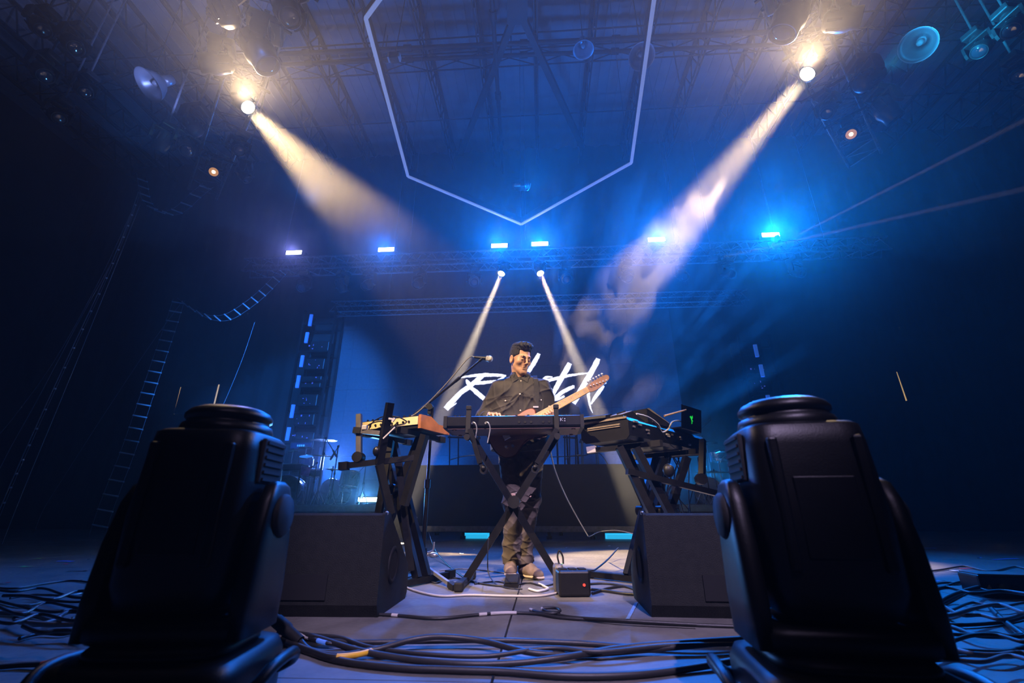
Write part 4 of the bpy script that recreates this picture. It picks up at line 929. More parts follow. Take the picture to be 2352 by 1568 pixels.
cpts = [ma - d * 0.003, ma - d * 0.03 + Vector((0, 0, 0.002)), P(1068, 830, Y=my - 0.13), P(1040, 864, Y=my - 0.12), P(1000, 908, Y=my - 0.10), P(962, 944, Y=my - 0.08), P(940, 958, Y=my - 0.14), P(915, 968, Y=my - 0.30)]
m = MB(ma); m.tube(smooth_path(cpts), 0.005, 7); tag(m.build('microphone_cable', 'cable_grey'), 'grey cable running along the microphone boom down to the cream synthesizer', 'cable')

# ------------------------------------------------------------------ things on the floor round the player
def floor_cable(pts, r, label, mt='cable', z=None, grp=None, name='cable', lift=None):
    pp = [P(a, b, Z=(z if z is not None else r + 0.001)) for a, b in pts]
    if lift:
        for i, dz in lift.items(): pp[i] = P(*pts[i], Z=dz)
    m = MB(pp[0]); m.tube(smooth_path(pp, 8), r, 7); return tag(m.build(name, mt), label, 'cable', grp)
floor_cable([(905, 1335), (950, 1355), (1010, 1368), (1080, 1366), (1160, 1368), (1240, 1368), (1285, 1360)], 0.006, 'pale brown cable curving from the two tier stand past the crossed legs', 'cable_pale')
floor_cable([(1010, 1310), (1060, 1306), (1115, 1310), (1165, 1316), (1210, 1318)], 0.004, 'thin reddish cable curving to the player shoes', 'cable_grey')
floor_cable([(985, 1222), (1000, 1262), (1030, 1298), (1075, 1330), (1120, 1342), (1170, 1346)], 0.006, 'black cable sloping from behind the mic stand to the pedal', lift={0: 0.12, 1: 0.06})
floor_cable([(1122, 1236), (1120, 1280), (1122, 1315), (1138, 1340), (1165, 1350), (1200, 1352)], 0.004, 'thin black cable dropping beside the crossed legs to the pedal', lift={0: 0.30, 1: 0.15, 2: 0.05})
floor_cable([(1420, 1258), (1390, 1290), (1350, 1318), (1312, 1326)], 0.006, 'black cable falling from the long keyboard stand to the power box', lift={0: 0.14, 1: 0.07})
floor_cable([(1300, 1347), (1360, 1340), (1400, 1340), (1450, 1350), (1490, 1370)], 0.007, 'black cable running from the power box to the laptop side wedge')
floor_cable([(1350, 1352), (1390, 1356), (1430, 1362), (1480, 1366)], 0.008, 'black cable looping behind the power box, lowest of three')
floor_cable([(1360, 1362), (1400, 1350), (1440, 1346), (1480, 1356)], 0.007, 'black cable looping behind the power box, middle of three')
floor_cable([(1090, 1340), (1140, 1335), (1180, 1342), (1215, 1338), (1250, 1345), (1290, 1335)], 0.005, 'thin black cable wriggling under the crossed legs')
floor_cable([(920, 1330), (960, 1322), (1000, 1338), (1030, 1326), (1080, 1332)], 0.005, 'thin black cable wriggling round the mic stand foot')
floor_cable([(1215, 1352), (1235, 1357), (1258, 1352), (1250, 1346), (1238, 1340)], 0.007, 'short white cable end beside the sustain pedal', 'white_print')
# guitar lead hanging behind the stand
gp = [P(1262, 1025, Y=3.42), P(1275, 1080, Y=3.6), P(1300, 1140, Y=3.9), P(1330, 1195, Y=4.3), P(1351, 1231, Y=4.6), P(1356, 1231, Y=4.6), P(1378, 1221, Y=4.9)]
gp[-2].z = max(gp[-2].z, 0.16); 
t = empty('guitar_lead', gp[0], 0, 'pale guitar lead swinging out behind the player and running on in black', 'cable')
m = MB(gp[0]); m.tube(smooth_path(gp[:5]), 0.005, 7); m.build('pale_run', 'cable_pale', t)
m = MB(gp[0]); m.tube(smooth_path(gp[4:] + [P(1420, 1218, Y=4.7), P(1475, 1232, Y=4.2), P(1500, 1240, Z=0.006)]), 0.004, 6); m.build('dark_run', 'cable', t)
# sustain pedal under the shoe
c = P(1174, 1350, Z=0); t = empty('sustain_pedal', c, 0, 'small black sustain pedal under the toe of the player', 'pedal')
m = MB(); m.prism([(0, 0), (0.2, 0), (0.2, 0.05), (0.0, 0.022)], -0.045, 0.045, 'x'); m.build('base', 'black', t)
m = MB(); m.prism([(0.0, 0.026), (0.0, 0.034), (0.14, 0.060), (0.14, 0.052)], -0.04, 0.04, 'x'); m.build('treadle', 'rubber', t)
# power box with red lamp
c = P(1322, 1372, Z=0); t = empty('power_box', c, 0.12, 'black power box with a red lamp beside the stand foot', 'power box')
m = MB(); m.box((0, 0.07, 0.066), (0.175, 0.14, 0.126), bevel=0.012); m.build('case', 'black', t)
m = MB(); m.cyl((0.050, 0.0, 0.060), (0.050, -0.006, 0.060), 0.007, n=12); m.build('indicator', 'red_led', t)
for x in (-0.06, 0.0, 0.06):
    m = MB(); m.box((x * .9, 0.07, 0.131), (0.04, 0.06, 0.008)); m.build('outlet', 'rubber', t)
c = P(1290, 1366, Z=0); t = empty('stomp_box', c, 0.1, 'narrow upright black box with shiny corner against the power box', 'box')
m = MB(); m.box((-0.005, 0.08, 0.075), (0.055, 0.10, 0.15), bevel=0.018); m.build('case', 'grey_tube', t)
m = MB(); m.tube(smooth_path([(0.0, 0.06, 0.15), (-0.008, 0.06, 0.19), (0.004, 0.06, 0.22), (0.022, 0.06, 0.19), (0.024, 0.06, 0.15)]), 0.005, 6); m.build('loop', 'rubber', t)
# orange tipped rod standing in a yellow clip by the two tier stand
c = P(945, 1314, Z=0); t = empty('marker_rod', c, 0, 'thin rod with orange cap in a yellow clip behind the mic stand', 'rod')
m = MB(); m.cyl((0, 0, 0.0), (0, 0, 0.36), 0.005, n=7); m.build('rod', 'grey_tube', t)
m = MB(); m.box((0, 0, 0.375), (0.026, 0.026, 0.042), bevel=0.004); m.build('cap', 'orange', t)
m = MB(); m.box((0, 0, 0.012), (0.04, 0.04, 0.024), bevel=0.004); m.bar((-0.012, 0, 0.02), (-0.014, 0, 0.12), 0.010); m.bar((0.012, 0, 0.02), (0.010, 0, 0.12), 0.010); m.box((0, 0, 0.055), (0.045, 0.03, 0.03), bevel=0.006); m.build('clip', 'yellow', t)
# tape on the floor
a = [P(1437, 1422, Z=0.002), P(1446, 1421, Z=0.002), P(1466, 1383, Z=0.002), P(1458, 1384, Z=0.002)]
m = MB(a[0]); m.add(a, [(0, 1, 2, 3)]); m.add([p + Vector((0, 0, 0.0015)) for p in a], [(0, 1, 2, 3)]); tag(m.build('tape_strip', 'blue_tape'), 'strip of pale blue floor tape beside the laptop side wedge', 'tape')

# ------------------------------------------------------------------ floor wedges
def wedge(q_near_bottom, q_out, sgn, label):
    """monitor wedge with its back to the hall; sgn: side on which its inner end lies"""
    a = P(*q_near_bottom, Z=0); w = 0.66; h = 0.425; dp = 0.52
    t = empty('monitor_wedge', (a.x, a.y, 0), 0.03 * sgn, label, 'monitor speaker')
    prof = [(0.03, 0.0), (0.0, 0.05), (0.0, h - 0.01), (0.012, h), (0.07, h), (0.085, h - 0.006), (dp - 0.03, 0.17), (dp, 0.13), (dp, 0.03), (dp - 0.03, 0.0)]
    m = MB(); x0, x1 = (-w, 0.0) if sgn > 0 else (0.0, w); m.prism(prof, x0, x1, 'x'); m.build('cabinet', 'wedge', t)
    for xx in (x0 + 0.006, x1 - 0.006):
        pr = [((y - dp / 2) * 1.012 + dp / 2, z * 1.01) for y, z in prof]; m = MB(); m.prism(pr, xx - 0.007, xx + 0.007, 'x'); m.build('side_panel', 'wedge', t)
    m = MB(); q = prof; m.prism([(0.095, h - 0.004), (dp - 0.035, 0.182), (dp - 0.045, 0.172), (0.09, h - 0.02)], x0 + 0.03, x1 - 0.03, 'x'); m.build('front_grille', 'grille', t)
    for s in (x0 - 0.001, x1 + 0.001):
        mx = Matrix.Translation((s, 0.2, 0.19)) @ Matrix.Rotation(math.pi / 2, 4, 'Y')
        m = MB(); m.lathe([(0.078, -0.008), (0.085, 0.0), (0.078, 0.008), (0.062, 0.004), (0.062, -0.004), (0.078, -0.008)], 24, mx); m.cyl(mx @ Vector((0, 0, -0.003)), mx @ Vector((0, 0, 0.003)), 0.062, n=24); m.build('handle_cup', 'rubber', t)
    m = MB(); m.box(((x0 + x1) / 2, -0.003, 0.12), (0.20, 0.008, 0.10)); m.build('connector_plate', 'rubber', t)
    for x in (x0 + 0.004, x1 - 0.004):
        m = MB(); m.sphere((x, 0.035, h), 0.010, 8); m.build('corner_cap', 'alu', t)
    return t
wedge((862, 1421), None, 1, 'black floor wedge monitor beside the mic stand foot')
wedge((1500, 1420), None, -1, 'black floor wedge monitor below the laptop')
# ------------------------------------------------------------------ the player
class Field:
    """a smooth body grown on a grid: shapes are blended into one surface"""
    def __init__(s, lo, hi, h):
        s.lo = np.array(lo, float); s.h = h; s.n = np.ceil((np.array(hi) - s.lo) / h).astype(int) + 1
        s.d = np.full(s.n, 0.08, np.float32); s.ax = [s.lo[i] + h * np.arange(s.n[i]) for i in range(3)]
    def win(s, lo, hi):
        a = [max(0, int((lo[i] - s.lo[i]) / s.h)) for i in range(3)]; b = [min(s.n[i], int((hi[i] - s.lo[i]) / s.h) + 2) for i in range(3)]
        if any(b[i] <= a[i] for i in range(3)): return None, None
        g = np.meshgrid(*[s.ax[i][a[i]:b[i]].astype(np.float32) for i in range(3)], indexing='ij')
        return tuple(slice(a[i], b[i]) for i in range(3)), g
    def put(s, sl, e, k, op):
        c = s.d[sl]
        if op == '+':
            h = np.clip(0.5 + 0.5 * (c - e) / k, 0, 1); s.d[sl] = c * (1 - h) + e * h - k * h * (1 - h)
        else:
            e = -e; h = np.clip(0.5 - 0.5 * (c - e) / k, 0, 1); s.d[sl] = c * (1 - h) + e * h + k * h * (1 - h)
        return s
    def cone(s, a, b, ra, rb=None, k=0.015, op='+', squash=None):
        rb = ra if rb is None else rb; a = np.array(a, np.float32); b = np.array(b, np.float32); m = max(ra, rb) + 0.06
        sl, g = s.win(np.minimum(a, b) - m, np.maximum(a, b) + m)
        if sl is None: return s
        p = [g[i] - a[i] for i in range(3)]; ba = b - a; l2 = float(ba @ ba) + 1e-9
        t = np.clip((p[0] * ba[0] + p[1] * ba[1] + p[2] * ba[2]) / l2, 0, 1)
        q = [p[i] - t * ba[i] for i in range(3)]
        if squash is not None:      # flatten across a direction
            n = np.array(squash[0], np.float32); f = squash[1]; dn = q[0] * n[0] + q[1] * n[1] + q[2] * n[2]
            q = [q[i] + dn * n[i] * (1 / f - 1) for i in range(3)]
        return s.put(sl, np.sqrt(q[0] ** 2 + q[1] ** 2 + q[2] ** 2) - (ra + (rb - ra) * t), k, op)
    def ell(s, c, r, R=None, k=0.015, op='+'):
        c = np.array(c, np.float32); r = np.array(r, np.float32); m = float(r.max()) + 0.05
        sl, g = s.win(c - m, c + m)
        if sl is None: return s
        p = [g[i] - c[i] for i in range(3)]
        if R is not None:
            R = np.array(R, np.float32); p = [R[0, i] * p[0] + R[1, i] * p[1] + R[2, i] * p[2] for i in range(3)]   # into the local frame
        q = [p[i] / r[i] for i in range(3)]; k0 = np.sqrt(q[0] ** 2 + q[1] ** 2 + q[2] ** 2); k1 = np.sqrt((q[0] / r[0]) ** 2 + (q[1] / r[1]) ** 2 + (q[2] / r[2]) ** 2)
        return s.put(sl, k0 * (k0 - 1) / np.maximum(k1, 1e-6), k, op)
    def path(s, pts, rs, k=0.015, **kw):
        for i in range(len(pts) - 1): s.cone(pts[i], pts[i + 1], rs[i], rs[i + 1], k, **kw)
        return s
    def mesh(s):
        d = s.d; n = d.shape; neg = d < 0
        cs = np.zeros([m - 1 for m in n], np.int8)
        for i in (0, 1):
            for j in (0, 1):
                for k in (0, 1): cs += neg[i:n[0] - 1 + i, j:n[1] - 1 + j, k:n[2] - 1 + k]
        act = np.argwhere((cs > 0) & (cs < 8)); idx = np.full([m - 1 for m in n], -1, np.int32); idx[tuple(act.T)] = np.arange(len(act))
        acc = np.zeros((len(act), 3)); cnt = np.zeros(len(act))
        cor = [(i, j, k) for i in (0, 1) for j in (0, 1) for k in (0, 1)]
        val = {c: d[act[:, 0] + c[0], act[:, 1] + c[1], act[:, 2] + c[2]].astype(float) for c in cor}
        for c in cor:
            for ax in range(3):
                if c[ax] == 0:
                    e = list(c); e[ax] = 1; e = tuple(e); v0, v1 = val[c], val[e]; m = (v0 < 0) != (v1 < 0)
                    t = np.where(m, v0 / np.where(v0 == v1, 1, v0 - v1), 0)
                    pt = np.tile(np.array(c, float), (len(act), 1)); pt[:, ax] = t
                    acc += pt * m[:, None]; cnt += m
        V = s.lo + s.h * (act + acc / cnt[:, None])
        F = []
        for ax in range(3):
            b, c = (ax + 1) % 3, (ax + 2) % 3
            sl0 = [slice(None)] * 3; sl1 = [slice(None)] * 3; sl0[ax] = slice(0, n[ax] - 1); sl1[ax] = slice(1, n[ax])
            n0, n1 = neg[tuple(sl0)], neg[tuple(sl1)]
            q = np.argwhere(n0 != n1); q = q[(q[:, b] > 0) & (q[:, c] > 0) & (q[:, b] < n[b] - 1) & (q[:, c] < n[c] - 1)]
            fl = n0[tuple(q.T)]
            def cell(db, dc):
                r = q.copy(); r[:, b] += db; r[:, c] += dc; return idx[tuple(r.T)]
            f = np.stack([cell(-1, -1), cell(0, -1), cell(0, 0), cell(-1, 0)], 1); f[~fl] = f[~fl][:, ::-1]; F.append(f)
        return V, np.concatenate(F)
    def build(s, name, m, parent, off):
        V, F = s.mesh(); V = V - np.array(off)
        me = bpy.data.meshes.new(name); me.from_pydata(V.tolist(), [], F.tolist()); me.update(); me.polygons.foreach_set('use_smooth', [True] * len(F))
        o = bpy.data.objects.new(name, me); COL.objects.link(o); me.materials.append(M[m]); o.parent = parent
        return o
    def front(s, x, z, back=False):
        """depth of the front surface at side x, height z"""
        i, k = int(round((x - s.lo[0]) / s.h)), int(round((z - s.lo[2]) / s.h)); c = np.argwhere(s.d[i, :, k] < 0)
        return None if len(c) == 0 else s.lo[1] + s.h * (c[-1, 0] if back else c[0, 0])

M['skin'] = mat('skin', (0.56, 0.31, 0.19), 0.5, vary=0.12, scale=30)
M['hair'] = mat('black_hair', (0.006, 0.005, 0.005), 0.5, vary=0.3, scale=80, bump=0.6, bscale=260)
M['shirt'] = mat('washed_black_shirt', (0.028, 0.0235, 0.019), 0.75, vary=0.35, scale=14, bump=0.2, bscale=500)
M['trousers'] = mat('washed_black_jeans', (0.085, 0.067, 0.052), 0.85, vary=0.35, scale=16, bump=0.25, bscale=400)
M['suede'] = mat('tan_suede', (0.17, 0.12, 0.085), 0.9, vary=0.25, scale=25)
M['sole'] = mat('pale_shoe_sole', (0.60, 0.48, 0.36), 0.6)
M['button'] = mat('shirt_snap', (0.62, 0.52, 0.42), 0.3, 0.5)
M['eye_dark'] = mat('eye_lash_line', (0.01, 0.008, 0.007), 0.5)

PO = Vector((-0.16, 3.5, 0.0))
player = empty('person', PO, 0, 'person in dark overshirt and torn jeans looking down while playing guitar at the keyboard', 'person')
# key points
hipL, hipR = (-0.235, 3.50, 0.90), (-0.065, 3.50, 0.90)          # image side names: L = toward the mic stand
kneeL, kneeR = (-0.205, 3.435, 0.51), (-0.085, 3.46, 0.51)
ankL, ankR = (-0.228, 3.50, 0.105), (-0.130, 3.54, 0.10)
shL, shR = (-0.325, 3.51, 1.375), (0.028, 3.50, 1.368)
elL, elR = (-0.455, 3.57, 1.145), (0.075, 3.57, 1.115)
wrL, wrR = (-0.375, 3.345, 1.108), (0.040, 3.345, 1.065)
HC = np.array((-0.148, 3.450, 1.592)); hs = 1.0
Rh = (Matrix.Rotation(math.radians(36), 3, 'Z') @ Matrix.Rotation(math.radians(14), 3, 'X'))   # his face looks to -y before turning
BX = Matrix(((-1, 0, 0), (0, -1, 0), (0, 0, 1)))     # local: x to his right... y forward, z up
RH = Rh @ BX
def hd(x, y, z): return tuple(HC + hs * np.array(RH @ Vector((x, y, z))))
RHn = np.array(RH)
f = Field((-0.54, 3.10, -0.01), (0.20, 3.72, 1.77), 0.0042)
# head
f.ell(hd(0, -.014, .048), (.074 * hs, .094 * hs, .086 * hs), RHn)
f.cone(hd(0, .024, -.002), hd(0, .046, -.072), .061 * hs, .035 * hs, 0.03)
for s in (-1, 1):
    f.cone(hd(s * .043, .004, -.045), hd(s * .013, .060, -.098), .020, .017, 0.03); f.ell(hd(s * .040, .054, -.022), (.024, .022, .020), RHn, 0.03)
f.ell(hd(0, .070, -.104), (.019, .016, .014), RHn, 0.018)
f.cone(hd(-.034, .078, .024), hd(.034, .078, .024), .011, None, 0.016); f.ell(hd(0, .076, -.050), (.022, .013, .016), RHn, 0.02)
for s in (-1, 1): f.ell(hd(s * .031, .099, .002), (.018, .014, .009), RHn, 0.010, '-'); f.ell(hd(s * .030, .076, .001), (.0145, .0125, .011), RHn, 0.003)
f.cone(hd(0, .088, .016), hd(0, .106, -.027), .0070, .0088, 0.010)
for s in (-1, 1): f.ell(hd(s * .010, .097, -.033), (.0072, .009, .0065), RHn, 0.006)
f.cone(hd(-.017, .0815, -.062), hd(.017, .0815, -.062), .0075, None, 0.007); f.cone(hd(-.014, .0815, -.074), hd(.014, .0815, -.074), .0078, None, 0.007)
f.cone(hd(-.021, .0915, -.0680), hd(.021, .0915, -.0680), .0026, None, 0.003, '-')
for s in (-1, 1):
    f.ell(hd(s * .079, -.012, -.004), (.012, .022, .036), RHn, 0.005); f.ell(hd(s * .087, -.006, .0), (.006, .011, .020), RHn, 0.005, '-')
# neck and trunk
f.cone(hd(0, -.024, -.06), (-0.150, 3.525, 1.40), .055, .062, 0.03)
f.cone((-0.22, 3.52, 1.40), (-0.08, 3.52, 1.395), .065, None, 0.05); f.cone((-0.20, 3.52, 1.28), (-0.10, 3.52, 1.28), .10, None, 0.06); f.cone((-0.19, 3.52, 1.08), (-0.11, 3.52, 1.08), .095, None, 0.06)
f.cone((-0.20, 3.52, 0.95), (-0.10, 3.52, 0.95), .10, None, 0.06)
for sh, el, wr in ((shL, elL, wrL), (shR, elR, wrR)):
    f.cone(sh, el, .048, .038, 0.03); f.cone(el, wr, .037, .025, 0.02)
for hp, kn, an in ((hipL, kneeL, ankL), (hipR, kneeR, ankR)):
    f.cone(hp, kn, .076, .048, 0.04); f.cone(kn, an, .044, .030, 0.03)
    f.ell((kn[0], kn[1] - .014, kn[2] + .01), (.038, .044, .05), None, 0.02)
# feet inside the shoes
f.cone(ankL, (-0.224, 3.40, 0.055), .028, .018, 0.02); f.cone(ankR, (-0.075, 3.48, 0.040), .028, .018, 0.02)
# his right hand, on the keys: palm, four arched fingers, thumb
def hand(wr, palm_dir, up, side, curls, k=0.006, spread=1.0, thumb=None, L=(0.066, 0.076, 0.070, 0.056)):
    """palm_dir: wrist to knuckles; up: out of the back of the hand; side: toward the thumb"""
    w = Vector(wr); d = Vector(palm_dir).normalized(); u = Vector(up); u = (u - d * u.dot(d)).normalized(); sd = d.cross(u)
    if sd.dot(Vector(side)) < 0: sd = -sd
    for t in np.linspace(-1, 1, 5):
        f.cone(w + sd * 0.010 * t, w + d * 0.080 + sd * 0.030 * t, .0135, .0115, 0.010)
    for i in range(4):
        b = w + d * 0.084 + sd * (0.030 - 0.020 * i) * spread; fd = d + sd * (0.10 - 0.07 * i) * (spread - 0.6); fd.normalize()
        a = 0.0; p = b; seg = (0.45, 0.31, 0.24)
        for j in range(3):
            a += curls[i][j]; q = p + (fd * math.cos(a) - u * math.sin(a)) * L[i] * seg[j]
            f.cone(p, q, .0092 - .0010 * j, .0085 - .0010 * j, 0.004); p = q
    th = thumb or ((0.6, 0.75, -0.25), (0.85, 0.35, -0.35))
    p = w + d * 0.018 + sd * 0.022; r = (.0135, .0105, .0085); q = p + (d * th[0][0] + sd * th[0][1] + u * th[0][2]).normalized() * 0.045; f.cone(p, q, r[0], r[1], 0.008)
    q2 = q + (d * th[1][0] + sd * th[1][1] + u * th[1][2]).normalized() * 0.036; f.cone(q, q2, r[1], r[2], 0.004)
hand(wrL, (0.36, -0.93, 0.06), (0.0, 0.05, 1.0), (1, 0.3, 0), [(0.15, 0.55, 0.35), (0.10, 0.5, 0.3), (0.2, 0.6, 0.35), (0.12, 0.5, 0.3)], spread=1.25)
# guitar frame first, so that his left hand can close round its neck
G0, G1 = P(1236, 957, Y=3.235), P(1348, 896, Y=3.205)
e1 = (G1 - G0).normalized(); e3 = Vector((0.05, -1.0, 0.12)); e3 = (e3 - e1 * e3.dot(e1)).normalized(); e2 = e3.cross(e1).normalized()
if e2.z < 0: e2 = -e2
gp_ = G0 + e1 * 0.075            # where he holds the neck
palm0 = gp_ - e2 * 0.050 - e3 * 0.032
hand(palm0 - e2 * 0.055 - e3 * 0.012 + e1 * 0.0, e2 * 0.75 + e3 * 0.10, -e3, e1, [(0.3, -0.2, 0.1)] * 4, thumb=((0.7, 0.6, 0.1), (0.9, 0.2, -0.1))) if False else None
wrR = tuple(gp_ - e2 * 0.105 - e3 * 0.050)
f.cone(elR, wrR, .036, .025, 0.02)
pw = Vector(wrR)
for t in np.linspace(-1, 1, 5): f.cone(pw + e1 * 0.010 * t, gp_ - e2 * 0.040 - e3 * 0.028 + e1 * 0.030 * t, .0135, .0120, 0.010)
for i in range(4):                   # fingers come round the lower edge of the neck and bend onto the strings
    b = gp_ - e2 * 0.040 - e3 * 0.018 + e1 * (0.030 - 0.020 * i)
    p1 = b + e3 * 0.036 - e2 * 0.006; p2 = p1 + e3 * 0.016 + e2 * 0.022; p3 = p2 - e3 * 0.012 + e2 * (0.018 - 0.003 * (i % 2)) - e1 * 0.003
    f.cone(b, p1, .0098, .0090, 0.005); f.cone(p1, p2, .0090, .0082, 0.003); f.cone(p2, p3, .0080, .0070, 0.003)
tb = gp_ - e2 * 0.045 - e3 * 0.034 + e1 * 0.028; tq = gp_ + e2 * 0.002 - e3 * 0.040 + e1 * 0.036
f.cone(tb, tq, .0125, .0105, 0.006); f.cone(tq, gp_ + e2 * 0.034 - e3 * 0.026 + e1 * 0.034, .0105, .0085, 0.004)
f.build('body', 'skin', player, PO)
# brows and lash lines
m = MB(PO)
for s in (-1, 1):
    m.tube([hd(s * .014, .0925, .022), hd(s * .030, .0915, .0275), hd(s * .048, .0780, .0235)], [.0022, .0028, .0016], 6)
    m.tube([hd(s * .018, .0905, -.0030), hd(s * .030, .0910, -.0065), hd(s * .043, .0815, -.0020)], [.0014, .0018, .0012], 5)
m.build('eyebrow', 'eye_dark', player)
# hair: short faded sides, tall top swept up
g = Field((-0.30, 3.30, 1.45), (0.02, 3.62, 1.80), 0.0042)
g.ell(hd(0, -.016, .050), (.083 * hs, .102 * hs, .094 * hs), RHn)
g.ell(hd(0, .030, .112), (.070, .066, .040), RHn, 0.02); g.ell(hd(0, -.035, .105), (.068, .06, .042), RHn, 0.02); g.ell(hd(.0, .066, .118), (.056, .034, .028), RHn, 0.014)
X, Y, Z = np.meshgrid(*g.ax, indexing='ij')
Q = np.stack([X - HC[0], Y - HC[1], Z - HC[2]], 0); lx, ly, lz = (sum(RHn[j, i] * Q[j] for j in range(3)) / hs for i in range(3))
sm = np.clip((ly + .055) / .115, 0, 1); thr = -.045 + .125 * sm * sm * (3 - 2 * sm)
thr = np.where(np.abs(lx) > .052, np.minimum(thr, .012 + 0.5 * np.maximum(0, ly)), thr)
wave = 0.0035 * np.sin(lx * 210 + 3 * np.sin(lz * 90)) * np.clip((lz - .06) / .05, 0, 1) + 0.002 * np.sin(ly * 330 + lx * 130)
g.d = np.maximum(g.d + wave, (thr - lz).astype(np.float32)).astype(np.float32)
g.build('hair', 'hair', player, PO)
# overshirt with folds
sf = Field((-0.56, 3.26, 0.80), (0.20, 3.74, 1.56), 0.0048)
sf.cone((-0.235, 3.515, 1.375), (-0.065, 3.51, 1.372), .082, None, 0.06); sf.cone((-0.20, 3.52, 1.40), (-0.105, 3.515, 1.40), .072, None, 0.05)
for z, w, r in ((1.30, .095, .125), (1.18, .10, .130), (1.05, .095, .132), (0.95, .09, .135), (0.895, .09, .135)): sf.cone((-0.155 - w, 3.515, z), (-0.155 + w, 3.51, z), r, None, 0.05)
sf.cone((-0.155, 3.52, 1.40), (-0.152, 3.505, 1.455), .082, .070, 0.03)
for sh, el, wr in ((shL, elL, wrL), (shR, elR, wrR)):
    mid = tuple(np.array(el) * 0.28 + np.array(wr) * 0.72)
    sf.cone(sh, el, .070, .062, 0.05); sf.cone(el, mid, .060, .048, 0.03)
X, Y, Z = np.meshgrid(*[a.astype(np.float32) for a in sf.ax], indexing='ij')
cx = X + 0.155
rid = lambda v: 1 - np.abs(np.sin(v))          # narrow raised creases
warp = 0.35 * np.sin(11 * cx + 7 * Z) + 0.25 * np.sin(19 * Z - 9 * cx + 1)
fold = -0.0100 * rid(15 * np.abs(cx) + 12 * Z + 2.2 * warp) ** 3 * np.clip((1.43 - Z) / 0.12, 0, 1)
fold += -0.0085 * rid(21 * Z - 13 * cx + 2.5 * warp + 1.0) ** 4 - 0.0045 * rid(30 * cx + 9 * Z + 2 * warp) ** 4 + 0.002 * np.sin(26 * Z + 17 * X + 11 * Y)
drape = 0.014 * np.exp(-((Z - 1.30 + 1.1 * (cx - .02) ** 2 * 6) / 0.018) ** 2) * np.exp(-(cx / 0.13) ** 2)     # the sagging fold across the chest
sf.d += fold.astype(np.float32) - drape.astype(np.float32)
sf.d = np.maximum(sf.d, (0.865 - Z).astype(np.float32) + 0.01 * np.sin(14 * X))
sf.cone((-0.152, 3.47, 1.50), (-0.150, 3.50, 1.43), .060, .050, 0.008, '-')
shirt = sf.build('overshirt', 'shirt', player, PO)
def on_shirt(x, z, out=0.004):
    y = sf.front(x, z); return Vector((x, (y if y is not None else 3.40) - out, z))
# collar, placket, snaps
m = MB(PO); n = 22; vs, fs = [], []
for i in range(n + 1):
    a = math.radians(-62 + (360 - 56) * 0 + i * (304.0) / n) ; a = math.radians(270 + 30 + i * 300.0 / n)
    for r, z in ((.066, 1.455), (.070, 1.500), (.076, 1.503), (.098, 1.452), (.092, 1.450)):
        vs.append((-0.151 + r * math.cos(a), 3.502 + r * 0.95 * math.sin(a), z - 0.014 * max(0, -math.sin(a))))
for i in range(n):
    for k in range(4): fs.append((i * 5 + k, i * 5 + k + 1, i * 5 + 5 + k + 1, i * 5 + 5 + k))
m.add(vs, fs, True)
for s in (-1, 1):
    b = [Vector((-0.151 + s * .034, 3.440, 1.482)), Vector((-0.151 + s * .075, 3.432, 1.450)), Vector((-0.151 + s * .060, 3.405, 1.392)), Vector((-0.151 + s * .012, 3.420, 1.425))]
    m.add(b + [p + Vector((0, 0.007, 0.002)) for p in b], [(0, 1, 2, 3), (7, 6, 5, 4), (0, 4, 5, 1), (1, 5, 6, 2), (2, 6, 7, 3), (3, 7, 4, 0)])
m.build('collar', 'shirt', player)
m = MB(PO); zs_ = np.linspace(1.40, 0.92, 26)
for s in (-1,):
    L = [on_shirt(-0.158, z, 0.005) for z in zs_]; R2_ = [on_shirt(-0.128, z, 0.005) for z in zs_]
    m.add(L + R2_, [(i, i + 1, 27 + i - 1 + 1, 27 + i - 1) for i in range(25)], True)
m.build('placket', 'shirt', player)
for x, z in ((-0.143, 1.405), (-0.150, 1.285), (-0.148, 1.16), (0.012, 1.245), (-0.265, 1.24)):
    p = on_shirt(x, z, 0.006); q = MB(PO); q.sphere(p, (.0075, .004, .0075), 10); q.build('snap_button', 'button', player)
for xc in (-0.265, -0.015):
    m = MB(PO); fl = [on_shirt(xc - .055, 1.275, .006), on_shirt(xc + .055, 1.275, .006), on_shirt(xc + .055, 1.248, .008), on_shirt(xc, 1.232, .009), on_shirt(xc - .055, 1.248, .008)]
    m.add(fl + [p + Vector((0, .006, 0)) for p in fl], [(0, 1, 2, 3, 4), (9, 8, 7, 6, 5)] + [(i, (i + 1) % 5, 5 + (i + 1) % 5, 5 + i) for i in range(5)]); m.build('pocket_flap', 'shirt', player)
# torn jeans
tf = Field((-0.36, 3.33, 0.04), (0.05, 3.68, 1.02), 0.0048)
tf.cone((-0.21, 3.52, 0.95), (-0.10, 3.52, 0.95), .115, None, 0.05)
for hp, kn, an in ((hipL, kneeL, ankL), (hipR, kneeR, ankR)):
    tf.cone((hp[0], hp[1] + .01, hp[2]), kn, .100, .070, 0.045); tf.cone(kn, (an[0], an[1], 0.20), .068, .056, 0.03); tf.cone((an[0], an[1], 0.20), (an[0], an[1] - .005, 0.105), .058, .060, 0.02)
X, Y, Z = np.meshgrid(*[a.astype(np.float32) for a in tf.ax], indexing='ij')
sidez = np.where(X < -0.155, -1.0, 1.0)
wp = 0.5 * np.sin(17 * Z + 21 * X) + 0.4 * np.sin(29 * Y - 13 * Z)
wr_ = -0.0070 * rid(30 * Z + 14 * X * sidez + 2.0 * wp) ** 3 - 0.0050 * rid(44 * Z - 24 * X * sidez + 2.4 * wp + 1) ** 4 + 0.0015 * np.sin(70 * Z + 60 * X)
